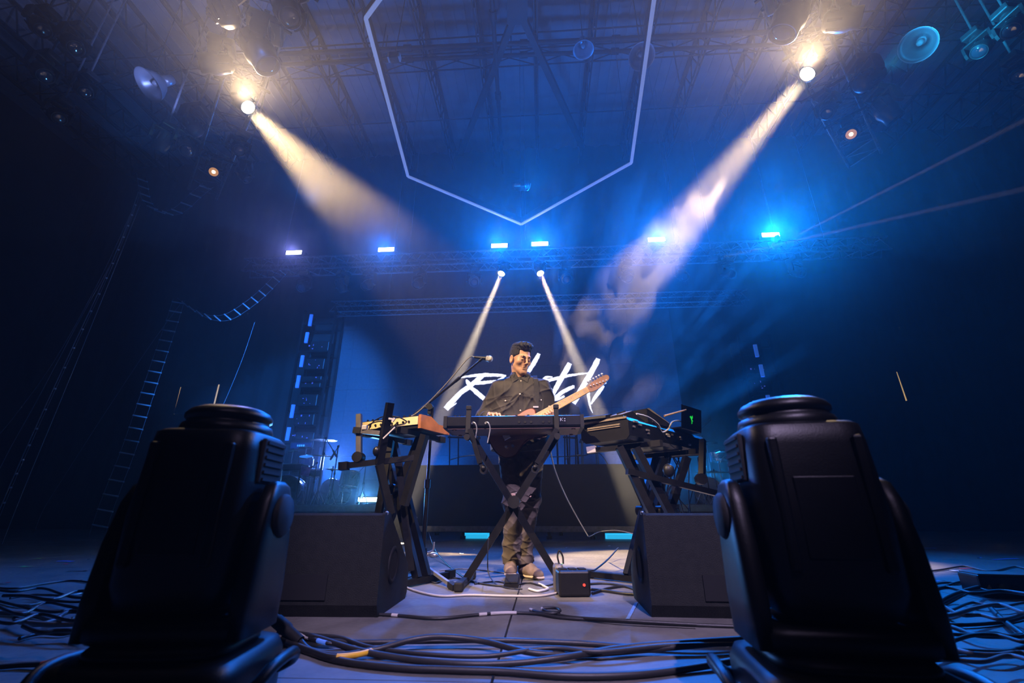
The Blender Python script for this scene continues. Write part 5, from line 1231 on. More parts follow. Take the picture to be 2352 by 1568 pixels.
amp = 0.55 + 0.9 * np.exp(-((Z - 0.50) / 0.10) ** 2) + 1.1 * np.exp(-((Z - 0.15) / 0.07) ** 2)
tf.d += (wr_ * amp).astype(np.float32)
tf.d = np.maximum(tf.d, (0.082 - Z).astype(np.float32) + 0.006 * np.sin(40 * X))
for kn, dx, dz, rr_ in ((kneeL, .004, .035, (.034, .034, .020)), (kneeL, .002, -.022, (.040, .034, .013)), (kneeR, .018, .03, (.022, .03, .012))):
    tf.ell((kn[0] + dx, kn[1] - .064, kn[2] + dz), rr_, None, 0.006, '-')
tf.build('jeans', 'trousers', player, PO)
m = MB(PO); rd = random.Random(2)
for k in range(9):
    z = kneeL[2] + rd.uniform(-.035, .055); m.tube([(kneeL[0] - .032, kneeL[1] - .060, z), (kneeL[0], kneeL[1] - .070, z - .004), (kneeL[0] + .036, kneeL[1] - .060, z + rd.uniform(-.004, .004))], .0016, 4)
m.build('torn_thread', 'button', player)
# shoes
def shoe(heel, toe, z0, tilt, name):
    h, t_ = Vector(heel), Vector(toe); d = (t_ - h); d.z = 0; L = d.length; d.normalize(); s = Vector((-d.y, d.x, 0)); lo = np.minimum(h, t_) - 0.09; hi = np.maximum(h, t_) + 0.09
    q = Field((lo[0], lo[1], z0 - 0.012), (hi[0], hi[1], z0 + 0.20), 0.0042)
    c = lambda a, b, z: tuple(h + d * (L * a) + s * b + Vector((0, 0, z0 + z + tilt * (1 - a) * 0.0 + (tilt * a))))
    q.cone(c(.10, 0, .045), c(.45, 0, .050), .040, .040, 0.03); q.cone(c(.45, .0, .045), c(.80, .004, .032), .040, .034, 0.03); q.ell(c(.86, .0, .028), (.034, .034, .022), None, 0.02)
    q.cone(c(.16, 0, .06), c(.18, 0, .118), .042, .040, 0.03)
    X, Y, Z = np.meshgrid(*q.ax, indexing='ij'); q.d = np.maximum(q.d, (z0 + 0.010 + min(tilt, 0) - Z).astype(np.float32)).astype(np.float32)
    o = q.build(name, 'suede', player, PO)
    w = Field((lo[0], lo[1], z0 - 0.012), (hi[0], hi[1], z0 + 0.07), 0.0042)
    w.cone(c(.08, 0, .012), c(.45, 0, .012), .041, .039, 0.02, squash=((0, 0, 1), 0.36)); w.cone(c(.45, 0, .012), c(.86, .002, .012), .039, .040, 0.02, squash=((0, 0, 1), 0.36)); so = w.build('sole', 'sole', o, (0, 0, 0)); so.data.transform(Matrix.Translation(-PO))
    lc = MB(PO)
    for k in range(4):
        a = c(.36 + .09 * k, -.020, .082 - .008 * k); b = c(.36 + .09 * k, .020, .082 - .008 * k); lc.tube([a, (Vector(a) + Vector(b)) / 2 + Vector((0, 0, .006)), b], .0025, 5)
    l_ = lc.build('lace', 'rubber', o)
shoe((-0.232, 3.545, 0), (-0.219, 3.285, 0), 0.004, 0.030, 'shoe')
shoe((-0.155, 3.580, 0), (-0.012, 3.400, 0), 0.0, 0.0, 'shoe')

# ------------------------------------------------------------------ electric guitar
M['guitar_face'] = mat('dusty_pink_guitar', (0.36, 0.20, 0.13), 0.25, vary=0.15, scale=6)
M['guitar_edge'] = mat('dark_red_guitar_edge', (0.09, 0.018, 0.010), 0.25, vary=0.2)
M['maple'] = mat('maple_neck', (0.66, 0.40, 0.11), 0.35, vary=0.18, scale=18)
M['headstock'] = mat('brown_headstock', (0.24, 0.12, 0.055), 0.4, vary=0.2, scale=20)
M['guard'] = mat('pickguard', (0.30, 0.19, 0.13), 0.3)
M['strap'] = mat('woven_strap', (0.012, 0.011, 0.011), 0.8, vary=0.3, scale=60)
bc = G0 - e1 * 0.205
GM = Matrix(((e1.x, e2.x, e3.x, bc.x), (e1.y, e2.y, e3.y, bc.y), (e1.z, e2.z, e3.z, bc.z), (0, 0, 0, 1)))
GL = Matrix.Translation(-bc)
t = empty('electric_guitar', bc, 0, 'electric guitar with yellow maple neck and brown headstock held by the player', 'guitar')
outline = smooth_path([(-.195, .0, 0), (-.185, .085, 0), (-.13, .150, 0), (-.05, .155, 0), (.03, .112, 0), (.085, .090, 0), (.145, .092, 0), (.195, .082, 0), (.212, .058, 0), (.205, .035, 0), (.200, -.030, 0), (.150, -.040, 0), (.165, -.085, 0), (.210, -.125, 0), (.190, -.150, 0), (.12, -.125, 0), (.06, -.110, 0), (.0, -.130, 0), (-.07, -.165, 0), (-.14, -.150, 0), (-.185, -.085, 0), (-.195, -.001, 0)], 5)
poly = [(p.x, p.y) for p in outline[:-1]]
def gb(name, mt, fn, par=t):
    m = MB(); fn(m); o = m.build(name, mt, par); o.data.transform(GL @ GM); return o
gb('body', 'guitar_edge', lambda m: m.prism(poly, -0.043, -0.002, 'z'))
gb('face', 'guitar_face', lambda m: m.prism([(x * 0.965, y * 0.965) for x, y in poly], -0.004, 0.0, 'z'))
gb('pickguard', 'guard', lambda m: m.prism([(.19, .03), (.15, .068), (.08, .070), (.0, .075), (-.06, .03), (-.05, -.06), (.05, -.09), (.14, -.07), (.14, -.03), (.19, -.028)], 0.0, 0.003, 'z'))
gb('neck', 'maple', lambda m: m.prism([(.13, -.028), (.13, .028), (.205 + .42, .0215), (.205 + .42, -.0215)], -0.004, 0.012, 'z'))
def nb(m):
    for i in range(9):
        a = .16 + .46 * i / 9; b = .16 + .46 * (i + 1) / 9; m.tube([(a, 0, -0.004), (b, 0, -0.004)], [.021 - .0008 * i, .021 - .0008 * (i + 1)], 10)
gb('neck_back', 'maple', nb)
def frets(m):
    L = 0.62; bridge = .205 + .42 - L
    for k in range(1, 22):
        x = .205 + .42 - L * (1 - 2 ** (-k / 12)); w = .0215 + (.625 - x) / .495 * .0065; m.box((x, 0, .0128), (.0022, 2 * w, .002))
gb('fret', 'silver', frets)
def dots(m):
    L = 0.62
    for k in (3, 5, 7, 9, 12, 15, 17, 19):
        x = .625 - L * (1 - 2 ** (-(k - .5) / 12))
        for y in ((0,) if k != 12 else (-.009, .009)): m.cyl((x, y, .0118), (x, y, .0126), .0035, n=10)
gb('inlay_dot', 'guard', dots)
gb('headstock', 'headstock', lambda m: m.prism([(p.x, p.y) for p in smooth_path([(.625, -.021, 0), (.650, -.030, 0), (.70, -.030, 0), (.78, -.012, 0), (.805, .006, 0), (.800, .028, 0), (.775, .036, 0), (.70, .036, 0), (.650, .030, 0), (.625, .021, 0)], 4)], -0.010, 0.005, 'z'))
for k in range(6):
    x = .652 + .024 * k
    gb('tuner', 'silver', lambda m: m.tube([(x, .030, -.004), (x, .048, -.004), (x, .050, -.004), (x, .060, -.004), (x, .062, -.004)], [.004, .004, .0075, .0075, .004], 10))
    gb('string_post', 'silver', lambda m: m.cyl((x, .014 - .004 * k, .004), (x, .014 - .004 * k, .016), .005, n=10))
def strings(m):
    for i in range(6):
        y = (i - 2.5) * .0068; y2 = (i - 2.5) * .0102; m.cyl((.200, y2 * .9, .0165), (.628, y, .0152), .0008, n=4); m.cyl((-.06, y2, .017), (.200, y2 * .9, .0165), .0008, n=4)
gb('string', 'silver', strings)
gb('bridge', 'silver', lambda m: (m.box((-.065, 0, .008), (.05, .08, .014), bevel=.004), m.box((.045, 0, .007), (.03, .075, .010), bevel=.003)))
gb('pickup', 'rubber', lambda m: (m.box((.11, 0, .007), (.028, .07, .010), bevel=.003),))
for x, y in ((-.10, -.085), (-.055, -.10)): gb('control_knob', 'silver', lambda m: m.cyl((x, y, .0), (x, y, .018), .011, .010, n=14))
# strap over his shoulder
top = [G0 - e1 * 0.02 + e2 * 0.10 - e3 * 0.02]
sp = [Vector((-0.045, 0, 1.10)), Vector((-0.030, 0, 1.17)), Vector((-0.022, 0, 1.25)), Vector((-0.020, 0, 1.33)), Vector((-0.025, 0, 1.40)), Vector((-0.030, 0, 1.44))]
pts = [on_shirt(p.x, p.z, 0.007) for p in sp] + [Vector((-0.032, 3.50, 1.472)), Vector((-0.038, 3.56, 1.462)), Vector((-0.07, 3.625, 1.38)), Vector((-0.14, 3.660, 1.25)), Vector((-0.25, 3.655, 1.10)), Vector((-0.335, 3.60, 1.0)), Vector((-0.37, 3.44, 0.96)), tuple(GM @ Vector((-.197, 0, -.02)))]
pts = [GM @ Vector((.19, .075, -.02))] + pts
path = smooth_path(pts, 6); w = 0.018; vs, fs = [], []
for i, p in enumerate(path):
    tg = (path[min(i + 1, len(path) - 1)] - path[max(i - 1, 0)]).normalized()
    side = Vector((1, 0, 0)) - tg * tg.x; side = side.normalized() if side.length > 1e-3 else Vector((0, 0, 1)); nn = side.cross(tg).normalized() * 0.0015
    vs += [p - side * w - nn, p + side * w - nn, p + side * w + nn, p - side * w + nn]
for i in range(len(path) - 1):
    for k in range(4): fs.append((i * 4 + k, i * 4 + (k + 1) % 4, i * 4 + 4 + (k + 1) % 4, i * 4 + 4 + k))
m = MB(bc); m.add(vs, fs, False); so = m.build('strap', 'strap', t)
for q in (0.5,):
    c = path[int(len(path) * 0.16 * q * 2)]; b = MB(bc); b.box(c + Vector((0, -0.006, 0)), (0.042, 0.006, 0.014), bevel=0.002); b.build('buckle', 'silver', so)
# ------------------------------------------------------------------ two big moving lamps close to the camera
M['mover_black'] = mat('moulded_black_plastic', (0.0022, 0.0022, 0.0025), 0.40, spec=0.22, vary=0.2, bump=0.08, bscale=300)
M['red_plug'] = mat('red_plug_plastic', (0.75, 0.12, 0.05), 0.45)
M['beige_label'] = mat('beige_label', (0.30, 0.22, 0.17), 0.6, vary=0.1)
def loft(m, secs, n=32, mx=None, smooth=True, ex=4.0):
    """rounded-square sections (z, half width, half depth)"""
    vs, fs = [], []
    for z, a, b in secs:
        for k in range(n):
            t = 2 * math.pi * k / n; c, s = math.cos(t), math.sin(t)
            vs.append((a * math.copysign(abs(c) ** (2 / ex), c), b * math.copysign(abs(s) ** (2 / ex), s), z))
    for i in range(len(secs) - 1):
        for k in range(n): fs.append((i * n + k, i * n + (k + 1) % n, (i + 1) * n + (k + 1) % n, (i + 1) * n + k))
    fs.append(tuple(range(n))[::-1]); fs.append(tuple(range((len(secs) - 1) * n, len(secs) * n)))
    return m.add(vs, fs, smooth, mx)
def big_mover(c, rz, label, red):
    t = empty('moving_head_lamp', (c[0], c[1], 0), rz, label, 'stage lamp')
    # base with turret, side handles, label
    m = MB(); loft(m, [(0.012, .185, .165), (0.02, .192, .172), (0.11, .192, .172), (0.135, .180, .160), (0.142, .16, .14)], ex=6); base = m.build('base', 'mover_black', t)
    for x in (-.15, .15):
        for y in (-.13, .13): q = MB(); q.cyl((x, y, 0), (x, y, .014), .018, n=12); q.build('rubber_foot', 'rubber', base)
    m = MB(); loft(m, [(0.14, .150, .135), (0.155, .150, .135), (0.165, .14, .125)], ex=4); m.build('turret', 'mover_black', t)
    for s in (-1, 1):
        m = MB(); m.tube(smooth_path([(s * .188, -.11, .07), (s * .225, -.10, .09), (s * .240, -.05, .115), (s * .240, .05, .115), (s * .225, .10, .09), (s * .188, .11, .07)]), .013, 10); h = m.build('handle', 'mover_black', t)
        m = MB(); m.box((s * .1945, -.02, .055), (.004, .11, .05)); m.build('label_plate', 'beige_label', t)
        m = MB(); m.box((s * .06, .1735, .06), (.06, .012, .05), bevel=.004); m.build('connector', 'rubber', t)
    m = MB(); m.box((0, -.174, .07), (.13, .006, .06), bevel=.002); d = m.build('display', 'glass', t)
    if red:
        m = MB(); m.box((0.02, -.178, .075), (.03, .003, .010)); m.build('readout', 'red_led', t)
    # yoke: bridge and two arms with round pivot covers
    m = MB(); loft(m, [(0.165, .165, .10), (0.175, .178, .11), (0.20, .180, .11), (0.215, .165, .10)], ex=5); m.build('yoke_bridge', 'mover_black', t)
    for s in (-1, 1):
        m = MB(); secs = [(0.17, .022, .10), (0.25, .025, .10), (0.36, .025, .088), (0.45, .023, .068), (0.490, .017, .048), (0.502, .008, .025)]
        loft(m, secs, 24, Matrix.Translation((s * .158, 0, 0)), ex=4)
        arm = m.build('yoke_arm', 'mover_black', t)
        q = MB(); q.lathe([(0, .010), (.045, .008), (.052, 0), (.052, -.01), (0, -.01)], 24, Matrix.Translation((s * .184, 0, .42)) @ Matrix.Rotation(s * math.pi / 2, 4, 'Y')); q.build('pivot_cover', 'rubber', arm)
    # head, pointing up
    m = MB(); loft(m, [(0.222, .09, .09), (0.232, .115, .115), (0.28, .129, .128), (0.42, .132, .134), (0.57, .126, .126), (0.612, .122, .122), (0.620, .112, .112)], 40, ex=5); head = m.build('head', 'mover_black', t)
    m = MB(); m.lathe([(.108, .618), (.110, .628), (.106, .642), (.097, .646), (.097, .654), (.103, .658), (.103, .668), (.094, .680), (.078, .688), (.076, .682), (0, .676)], 40); m.build('front_ring', 'mover_black', head)
    m = MB(); m.lathe([(.076, .682), (.05, .687), (0, .689)], 32); m.build('lens', 'glass', head)
    for s in (-1, 1):      # vent panels on the sides, ribs front and back
        m = MB(); m.box((s * .129, 0, .55), (.012, .12, .11), bevel=.004)
        for k in range(6): m.box((s * .136, 0, .505 + .018 * k), (.006, .10, .007))
        m.build('vent_panel', 'rubber', head)
        for x in (-.085, .085): m = MB(); m.box((x, s * .128, .45), (.022, .018, .27), bevel=.006); m.build('rib', 'mover_black', head)
        m = MB(); m.box((0, s * .131, .42), (.12, .006, .16), bevel=.003); m.build('cover_plate', 'mover_black', head)
    return t
cr, cl = Vector((.612, 1.15, 0)), Vector((-.838, 1.15, 0))
big_mover((cr.x, cr.y), math.radians(-7), 'big dark moving lamp close to the camera in front of the laptop side wedge', False)
big_mover((cl.x, cl.y), math.radians(7), 'big dark moving lamp close to the camera in front of the mic side wedge', True)

# ------------------------------------------------------------------ cables over the stage edge
def lay(pts, r, label, mt='cable', grp=None, name='cable', bands=()):
    """pts: pixel x, pixel y, height above the floor"""
    pp = [P(a, b, Z=r + 0.001 + h) for a, b, h in pts]; o = pp[0]
    if not bands:
        m = MB(o); m.tube(smooth_path(pp, 8), r, 8); return tag(m.build(name, mt), label, 'cable', grp)
    t = empty(name, o, 0, label, 'cable', grp); path = smooth_path(pp, 8); m = MB(o); m.tube(path, r, 8); m.build('cable_run', mt, t)
    for f0, f1, bm_ in bands:
        a, b = int(f0 * (len(path) - 1)), max(int(f0 * (len(path) - 1)) + 1, int(f1 * (len(path) - 1))); q = MB(o); q.tube(path[a:b + 1], r * 1.14, 8); q.build('tape_band', bm_, t)
    return t
lay([(560, 1402, 0), (760, 1407, 0), (900, 1412, 0), (1000, 1420, 0), (1090, 1412, 0), (1160, 1407, 0), (1230, 1409, 0), (1290, 1418, 0), (1400, 1425, 0), (1560, 1433, 0), (1760, 1441, 0)], .0065, 'black cable with pale tape marks crossing the floor between both wedges', bands=((.20, .22, 'cable_pale'), (.42, .44, 'cable_pale'), (.46, .54, 'cable_pale')))
lay([(1218, 1399, 0), (1240, 1406, .004), (1270, 1408, .006), (1287, 1402, .01), (1275, 1396, .008), (1245, 1398, .004), (1300, 1415, 0), (1420, 1424, .012), (1600, 1434, .01)], .006, 'black cable end with pale tip curled on top of the taped cable', bands=((0.0, .05, 'cable_pale'), (.62, .65, 'cable_pale')))
big = [
    ([(640, 1450, .02), (720, 1462, .02), (820, 1492, .01), (930, 1512, 0), (1060, 1524, 0), (1180, 1522, 0), (1300, 1508, .01), (1420, 1488, .01), (1560, 1476, .02), (1720, 1466, .03)], .0095, 'thick black cable sagging across the stage edge, front of the crossing pair'),
    ([(660, 1476, .01), (760, 1504, 0), (860, 1492, .01), (950, 1468, .025), (1020, 1462, .03), (1110, 1472, .02), (1220, 1498, .01), (1340, 1502, 0), (1500, 1490, .01), (1700, 1472, .02)], .0095, 'thick black cable humping up in the middle of the stage edge'),
    ([(650, 1462, .01), (800, 1474, .01), (980, 1472, .01), (1140, 1470, .01), (1320, 1476, 0), (1480, 1486, 0), (1620, 1480, .01), (1740, 1462, .02)], .0085, 'thick black cable lying almost straight along the stage edge'),
    ([(640, 1468, 0), (760, 1512, 0), (900, 1532, 0), (1040, 1538, 0), (1160, 1542, 0), (1300, 1552, 0), (1440, 1550, 0), (1570, 1536, 0), (1740, 1508, .01)], .0100, 'thickest black cable bowing lowest along the stage edge'),
    ([(700, 1458, .02), (780, 1464, .02), (850, 1486, .01), (980, 1502, .01), (1120, 1506, .01), (1260, 1488, .02), (1380, 1496, .02), (1540, 1482, .02), (1720, 1478, .02)], .0070, 'thin black cable woven through the thick ones along the stage edge'),
]
for p_, r, lab in big: lay(p_, r, lab)
lay([(660, 1472, .02), (712, 1492, .01), (760, 1507, .01), (815, 1504, .01), (862, 1492, .01), (900, 1478, .005)], .0075, 'black cable with a yellow band beside the thick connector', bands=((.45, .78, 'yellow'),))
lay([(668, 1452, .03), (710, 1464, .02), (750, 1476, .02), (790, 1480, .01)], .006, 'blue and pale banded cable end under the thick connector', bands=((.1, .35, 'cable_pale'), (.5, .7, 'strip_blue')))
a, b = P(604, 1398, Z=.115), P(690, 1472, Z=.03)
t = empty('plug_connector', b, 0, 'thick black plug with tan tip standing by the mic side big lamp', 'plug'); m = MB(b); m.tube([b, b.lerp(a, .3), b.lerp(a, .34), b.lerp(a, .62), b.lerp(a, .66), b.lerp(a, .92)], [.016, .017, .021, .021, .017, .015], 14); m.build('shell', 'rubber', t)
m = MB(b); m.tube([b.lerp(a, .90), a], [.0125, .0115], 12); m.build('tip', 'orange', t)
m = MB(b); m.tube(smooth_path([b, b + Vector((.05, -.02, -.02)), b + Vector((.14, -.03, -.022)), b + Vector((.25, .0, -.022))]), .009, 8); m.build('lead', 'cable', t)
# heap of cables at the mic side edge of the stage
rd = random.Random(21)
for i in range(13):
    x0, x1 = rd.uniform(-60, 60), rd.uniform(230, 330); y0 = 1345 + i * 9 + rd.uniform(-5, 5); pts = []
    for k in range(6):
        f = k / 5; pts.append((x0 + (x1 - x0) * f, y0 + rd.uniform(-14, 14) + (8 if i % 2 else -6) * math.sin(3 * f + i), (i % 4) * .019 + rd.uniform(0, .004)))
    lay(pts, rd.choice((.006, .007, .009)), 'cable in the tangled heap at the stage edge on the rope ladder side', rd.choice(('cable', 'cable', 'cable', 'cable_grey')), 'cables of the heap on the rope ladder side')
for i in range(15):
    x0, x1 = rd.uniform(2085, 2130), rd.uniform(2340, 2430); y0 = 1318 + i * 14 + rd.uniform(-6, 6); pts = []
    for k in range(6):
        f = k / 5; pts.append((x0 + (x1 - x0) * f, y0 + rd.uniform(-14, 14) + (10 if i % 2 else -10) * math.sin(3 * f + i * 1.3), (i % 4) * .018 + rd.uniform(0, .004)))
    lay(pts, rd.choice((.006, .007, .0085)), 'cable in the tangled heap beside the dark box with the amber glint', rd.choice(('cable', 'cable', 'cable_grey')), 'cables of the heap by the dark box')
lay([(2120, 1440, 0), (2140, 1405, .03), (2170, 1375, .05), (2220, 1355, .05), (2270, 1345, .03), (2330, 1352, .01)], .009, 'thick cable arching up in the heap beside the dark box')
lay([(2275, 1395, 0), (2300, 1420, .02), (2340, 1450, .02), (2380, 1480, 0)], .010, 'thick cable bending down at the picture edge by the dark box')
c = P(2330, 1375, Z=0); t = empty('junction_box', c, -0.2, 'low dark box with amber glint at the edge of the stage heap', 'junction box')
m = MB(); m.box((0, .09, .055), (.26, .18, .11), bevel=.012); m.build('case', 'black', t); m = MB(); m.box((0, .09, .112), (.24, .16, .006)); m.build('lid', 'grey_tube', t)
m = MB(); m.prism([(-.105, .045), (-.085, .045), (-.090, .065)], -.004, .0, 'y'); m.build('amber_glint', 'orange', t)  # amber glint put in as a small orange triangle
for x in (-.04, .02, .08):
    m = MB(); m.cyl((x, .0, .05), (x, -.012, .05), .018, n=14); m.build('socket', 'rubber', t)
c = P(118, 1535, Z=0); t = empty('cable_plug', c, 0.3, 'small red plug lying at the very edge of the stage by the cable heap', 'plug')
m = MB(); m.tube([(-.03, 0, .012), (-.01, 0, .012), (.0, 0, .012), (.022, 0, .012)], [.008, .012, .0125, .0125], 12); m.build('shell', 'red_plug', t); m = MB(); m.tube([(-.03, 0, .012), (-.09, .02, .009), (-.2, .01, .008)], .007, 8); m.build('lead', 'cable', t)
# fallen confetti and tape scraps

scr = [((80, 1284), 26, 'green', 'pale green'), ((150, 1290), 40, 'blue', 'long blue'), ((60, 1302), 22, 'green', 'dull green'), ((205, 1284), 14, 'white', 'short white'), ((178, 1311), 42, 'red', 'long red'), ((180, 1333), 14, 'red', 'short red'), ((10, 1340), 26, 'red', 'bright red'), ((150, 1296), 12, 'red', 'tiny red'), ((255, 1315), 18, 'white', 'pale'), ((195, 1382), 26, 'white', 'crumpled white'), ((230, 1388), 16, 'blue', 'crumpled blue'), ((700, 1284), 0, '', ''),
    ((951, 1267), 5, 'white', 'tiny white'), ((994, 1270), 8, 'white', 'small white'), ((1060, 1272), 9, 'white', 'flat white'), ((1089, 1262), 4, 'white', 'tiny bright'), ((1289, 1275), 8, 'green', 'small green'), ((1285, 1295), 14, 'green', 'flat pale green'), ((1300, 1258), 5, 'white', 'farther tiny white'), ((1400, 1254), 6, 'white', 'farthest small white'),
    ((2200, 1312), 26, 'white', 'long white'), ((2220, 1306), 36, 'red', 'long dull red'), ((2155, 1335), 28, 'blue', 'long blue'), ((2190, 1342), 26, 'white', 'pale'), ((2250, 1281), 8, 'blue', 'short blue'), ((2310, 1285), 60, 'blue', 'very long blue'), ((2120, 1260), 60, 'blue', 'faint long blue')]
cc = {'green': (0.12, 0.5, 0.15), 'blue': (0.08, 0.25, 0.8), 'white': (0.75, 0.78, 0.85), 'red': (0.75, 0.06, 0.06)}
for k, v_ in cc.items(): M['scrap_' + k] = mat('confetti_' + k, v_, 0.35, spec=0.8)
for i, ((px, py), w, ccol, lab) in enumerate(scr):
    if not w: continue
    a, b = P(px - w / 2, py, Z=0.003), P(px + w / 2, py - w * 0.02, Z=0.003); c = (a + b) / 2; L = (b - a).length
    side = 'on the rope ladder side' if px < 600 else ('near the player' if px < 1600 else 'on the dark box side')
    m = MB(c); d = (b - a).normalized(); n_ = Vector((-d.y, d.x, 0)); hw = 0.012 + 0.004 * (i % 3); vs, fs = [], []
    for k in range(7):
        f = k / 6; p = a.lerp(b, f) + Vector((0, 0, 0.005 * abs(math.sin(2.6 * f + i))))
        vs += [p - n_ * hw, p + n_ * hw + Vector((0, 0, .004 * math.sin(i + f)))]
    for k in range(6): fs.append((2 * k, 2 * k + 1, 2 * k + 3, 2 * k + 2))
    nv = len(vs); vs += [p + Vector((0, 0, .0008)) for p in vs]; fs += [tuple(nv + q for q in f_[::-1]) for f_ in fs[:6]]
    m.add(vs, fs); tag(m.build('confetti_strip', 'scrap_' + ccol), '%s confetti strip on the floor %s' % (lab, side), 'confetti')
# ------------------------------------------------------------------ drum kit, percussion and stands on the risers
M['drum_blue'] = mat('dark_drum_lacquer', (0.02, 0.03, 0.06), 0.2, vary=0.2)
M['drum_head'] = mat('drum_head', (0.45, 0.50, 0.52), 0.5)
M['green_head'] = mat('dusky_green_drum_front', (0.04, 0.12, 0.10), 0.35, vary=0.3, scale=14)
M['bronze'] = mat('bronze_cymbal', (0.62, 0.50, 0.30), 0.25, 0.9, vary=0.1)
M['purple'] = mat('purple_cloth', (0.30, 0.16, 0.50), 0.8, vary=0.2)
M['floor_light'] = mat('floor_light_face', (0.8, 0.9, 1.0), 0.4, emit=(0.45, 0.75, 1.0), estr=9)
LZ = 0.56
def drum(name, c, r, dep, axis, label, legs=0, head='drum_head', shell='drum_blue'):
    c = Vector(c); floor_z = LZ; t = empty(name, (c.x, c.y, floor_z), 0, label, 'drum'); o = Vector((c.x, c.y, floor_z)); q = aim_matrix(c - o, axis)
    m = MB(); m.lathe([(r * .97, -dep / 2), (r, -dep / 2 + .01), (r, dep / 2 - .01), (r * .97, dep / 2)], 28, q); m.build('shell', shell, t)
    for s in (-1, 1):
        m = MB(); m.lathe([(0, s * dep / 2), (r * .98, s * dep / 2)], 28, q); m.build('drumhead', head if s > 0 else 'drum_head', t)
        m = MB(); m.lathe([(r * 1.03, s * dep / 2 - .012), (r * 1.05, s * dep / 2), (r * 1.03, s * dep / 2 + .012), (r * .97, s * dep / 2 + .008), (r * .97, s * dep / 2 - .012), (r * 1.03, s * dep / 2 - .012)], 28, q); m.build('hoop', 'chrome', t)
    for k in range(8):
        a = k * math.pi / 4; m = MB(); m.cyl(q @ Vector((r * 1.03 * math.cos(a), r * 1.03 * math.sin(a), -dep / 2)), q @ Vector((r * 1.03 * math.cos(a), r * 1.03 * math.sin(a), dep / 2)), .005, n=6); m.build('tension_rod', 'chrome', t)
    for k in range(legs):
        a = k * 2 * math.pi / legs + .4; m = MB(); x, y = (c.x - o.x) + r * 1.08 * math.cos(a), r * 1.08 * math.sin(a); m.cyl((x, y, 0), (x, y, c.z - o.z + .05), .007, n=6); m.cyl((x, y, 0), (x, y, .03), .013, n=8); m.build('leg', 'chrome', t)
    return t
def tripod(t, h, r=.14, z0=0.0, mt='chrome'):
    m = MB(); m.cyl((0, 0, .10), (0, 0, h), .011, n=8); m.cyl((0, 0, h * .5), (0, 0, h * .5 + .04), .019, n=8); m.build('pole', mt, t)
    for k in range(3):
        a = k * 2 * math.pi / 3 + .5; m = MB(); m.tube([(0, 0, .26), (r * .9 * math.cos(a), r * .9 * math.sin(a), .02), (r * math.cos(a), r * math.sin(a), .006)], .007, 6); m.build('leg', mt, t)
def cymbal(px, py, Y, r, label, tilt=(0.0, 0.0), hihat=False, z0=None):
    z0 = LZ if z0 is None else z0; c = P(px, py, Y=Y); t = empty('cymbal_stand', (c.x, c.y, z0), 0, label, 'cymbal'); h = c.z - z0; tripod(t, h)
    mx = Matrix.Translation((0, 0, h)) @ Matrix.Rotation(tilt[0], 4, 'X') @ Matrix.Rotation(tilt[1], 4, 'Y')
    prof = [(0.008, .028), (r * .14, .024), (r * .2, .012), (r * .6, .006), (r, -.006), (r, -.008), (r * .6, .003), (r * .2, .009), (0.008, .022)]
    m = MB(); m.lathe(prof, 32, mx); m.build('cymbal', 'bronze', t)
    if hihat: m = MB(); m.lathe([(a, -b - .012) for a, b in prof], 32, mx); m.build('lower_cymbal', 'bronze', t)
    m = MB(); m.cyl(mx @ Vector((0, 0, .0)), mx @ Vector((0, 0, .06)), .006, n=8); m.cyl(mx @ Vector((0, 0, .03)), mx @ Vector((0, 0, .045)), .016, n=10); m.build('wing_nut', 'rubber', t)
    return t
def boom_mic(base_px, Y, elbow, tip, label, z0=None, tail=None):
    z0 = LZ if z0 is None else z0; e, p = P(*elbow, Y=Y), P(*tip, Y=Y); t = empty('microphone_stand', (e.x, Y, z0), 0, label, 'microphone stand'); o = Vector((e.x, Y, z0)); tripod(t, e.z - z0, .12, mt='black_metal')
    q = e + (e - p) * 0.25; m = MB(o); m.cyl(q, p, .008, n=8); m.build('boom', 'black_metal', t); m = MB(o); m.sphere(e, .025, 8); m.build('clamp', 'black', t)
    d = (p - e).normalized(); m = MB(o); m.tube([p - d * .02, p + d * .10, p + d * .14], [.018, .022, .016], 10); m.build('microphone_head', 'black', t)
    return t
kc_ = P(664, 1112, Y=8.7)
drum('bass_drum', (kc_.x, 8.72, LZ + .27), .26, .40, (0.25, -1, 0), 'bass drum with dusky green front behind the mic side wedge', head='green_head')
k2 = P(762, 1122, Y=8.9); drum('bass_drum', (k2.x, 9.1, LZ + .25), .24, .36, (-0.3, -1, 0), 'dark bass drum turned away behind the cymbal stands')
k3 = P(803, 1100, Y=8.5); drum('floor_tom', (k3.x, 8.5, k3.z), .165, .27, (0.05, 0.1, 1), 'dark floor tom on three legs nearest the player', legs=3)
k4 = P(718, 1085, Y=8.6); t = drum('snare_drum', (k4.x, 8.6, k4.z), .16, .13, (0.1, -0.1, 1), 'shallow snare drum beside the purple cloth', legs=3)
k5 = P(690, 1060, Y=8.75); t = drum('rack_tom', (k5.x, 8.95, k5.z + .03), .13, .18, (0.1, -0.35, 1), 'small rack tom above the green fronted bass drum', legs=3)
cymbal(743, 1010, 8.95, .27, 'highest wide cymbal catching white light on the drum riser', (0.05, 0.02))
cymbal(744, 1046, 8.35, .22, 'tilted cymbal just under the highest one', (0.12, 0.10))
cymbal(704, 1028, 9.45, .16, 'cymbal left of the highest one, against the dark tower'.replace('left of', 'lower than'), (-0.06, -0.04))
cymbal(673, 1036, 8.9, .12, 'smallest cymbal glinting over the green fronted bass drum', (0.1, -0.1))
cymbal(764, 1077, 8.3, .13, 'hi hat pair of cymbals beside the floor tom', (0.0, 0.03), True)
boom_mic(None, 8.3, (748, 1006), (766, 1036), 'boom microphone stand leaning down across the highest cymbal')
boom_mic(None, 8.25, (777, 1025), (768, 1040), 'small boom microphone stand with arm dipping between cymbals and floor tom')
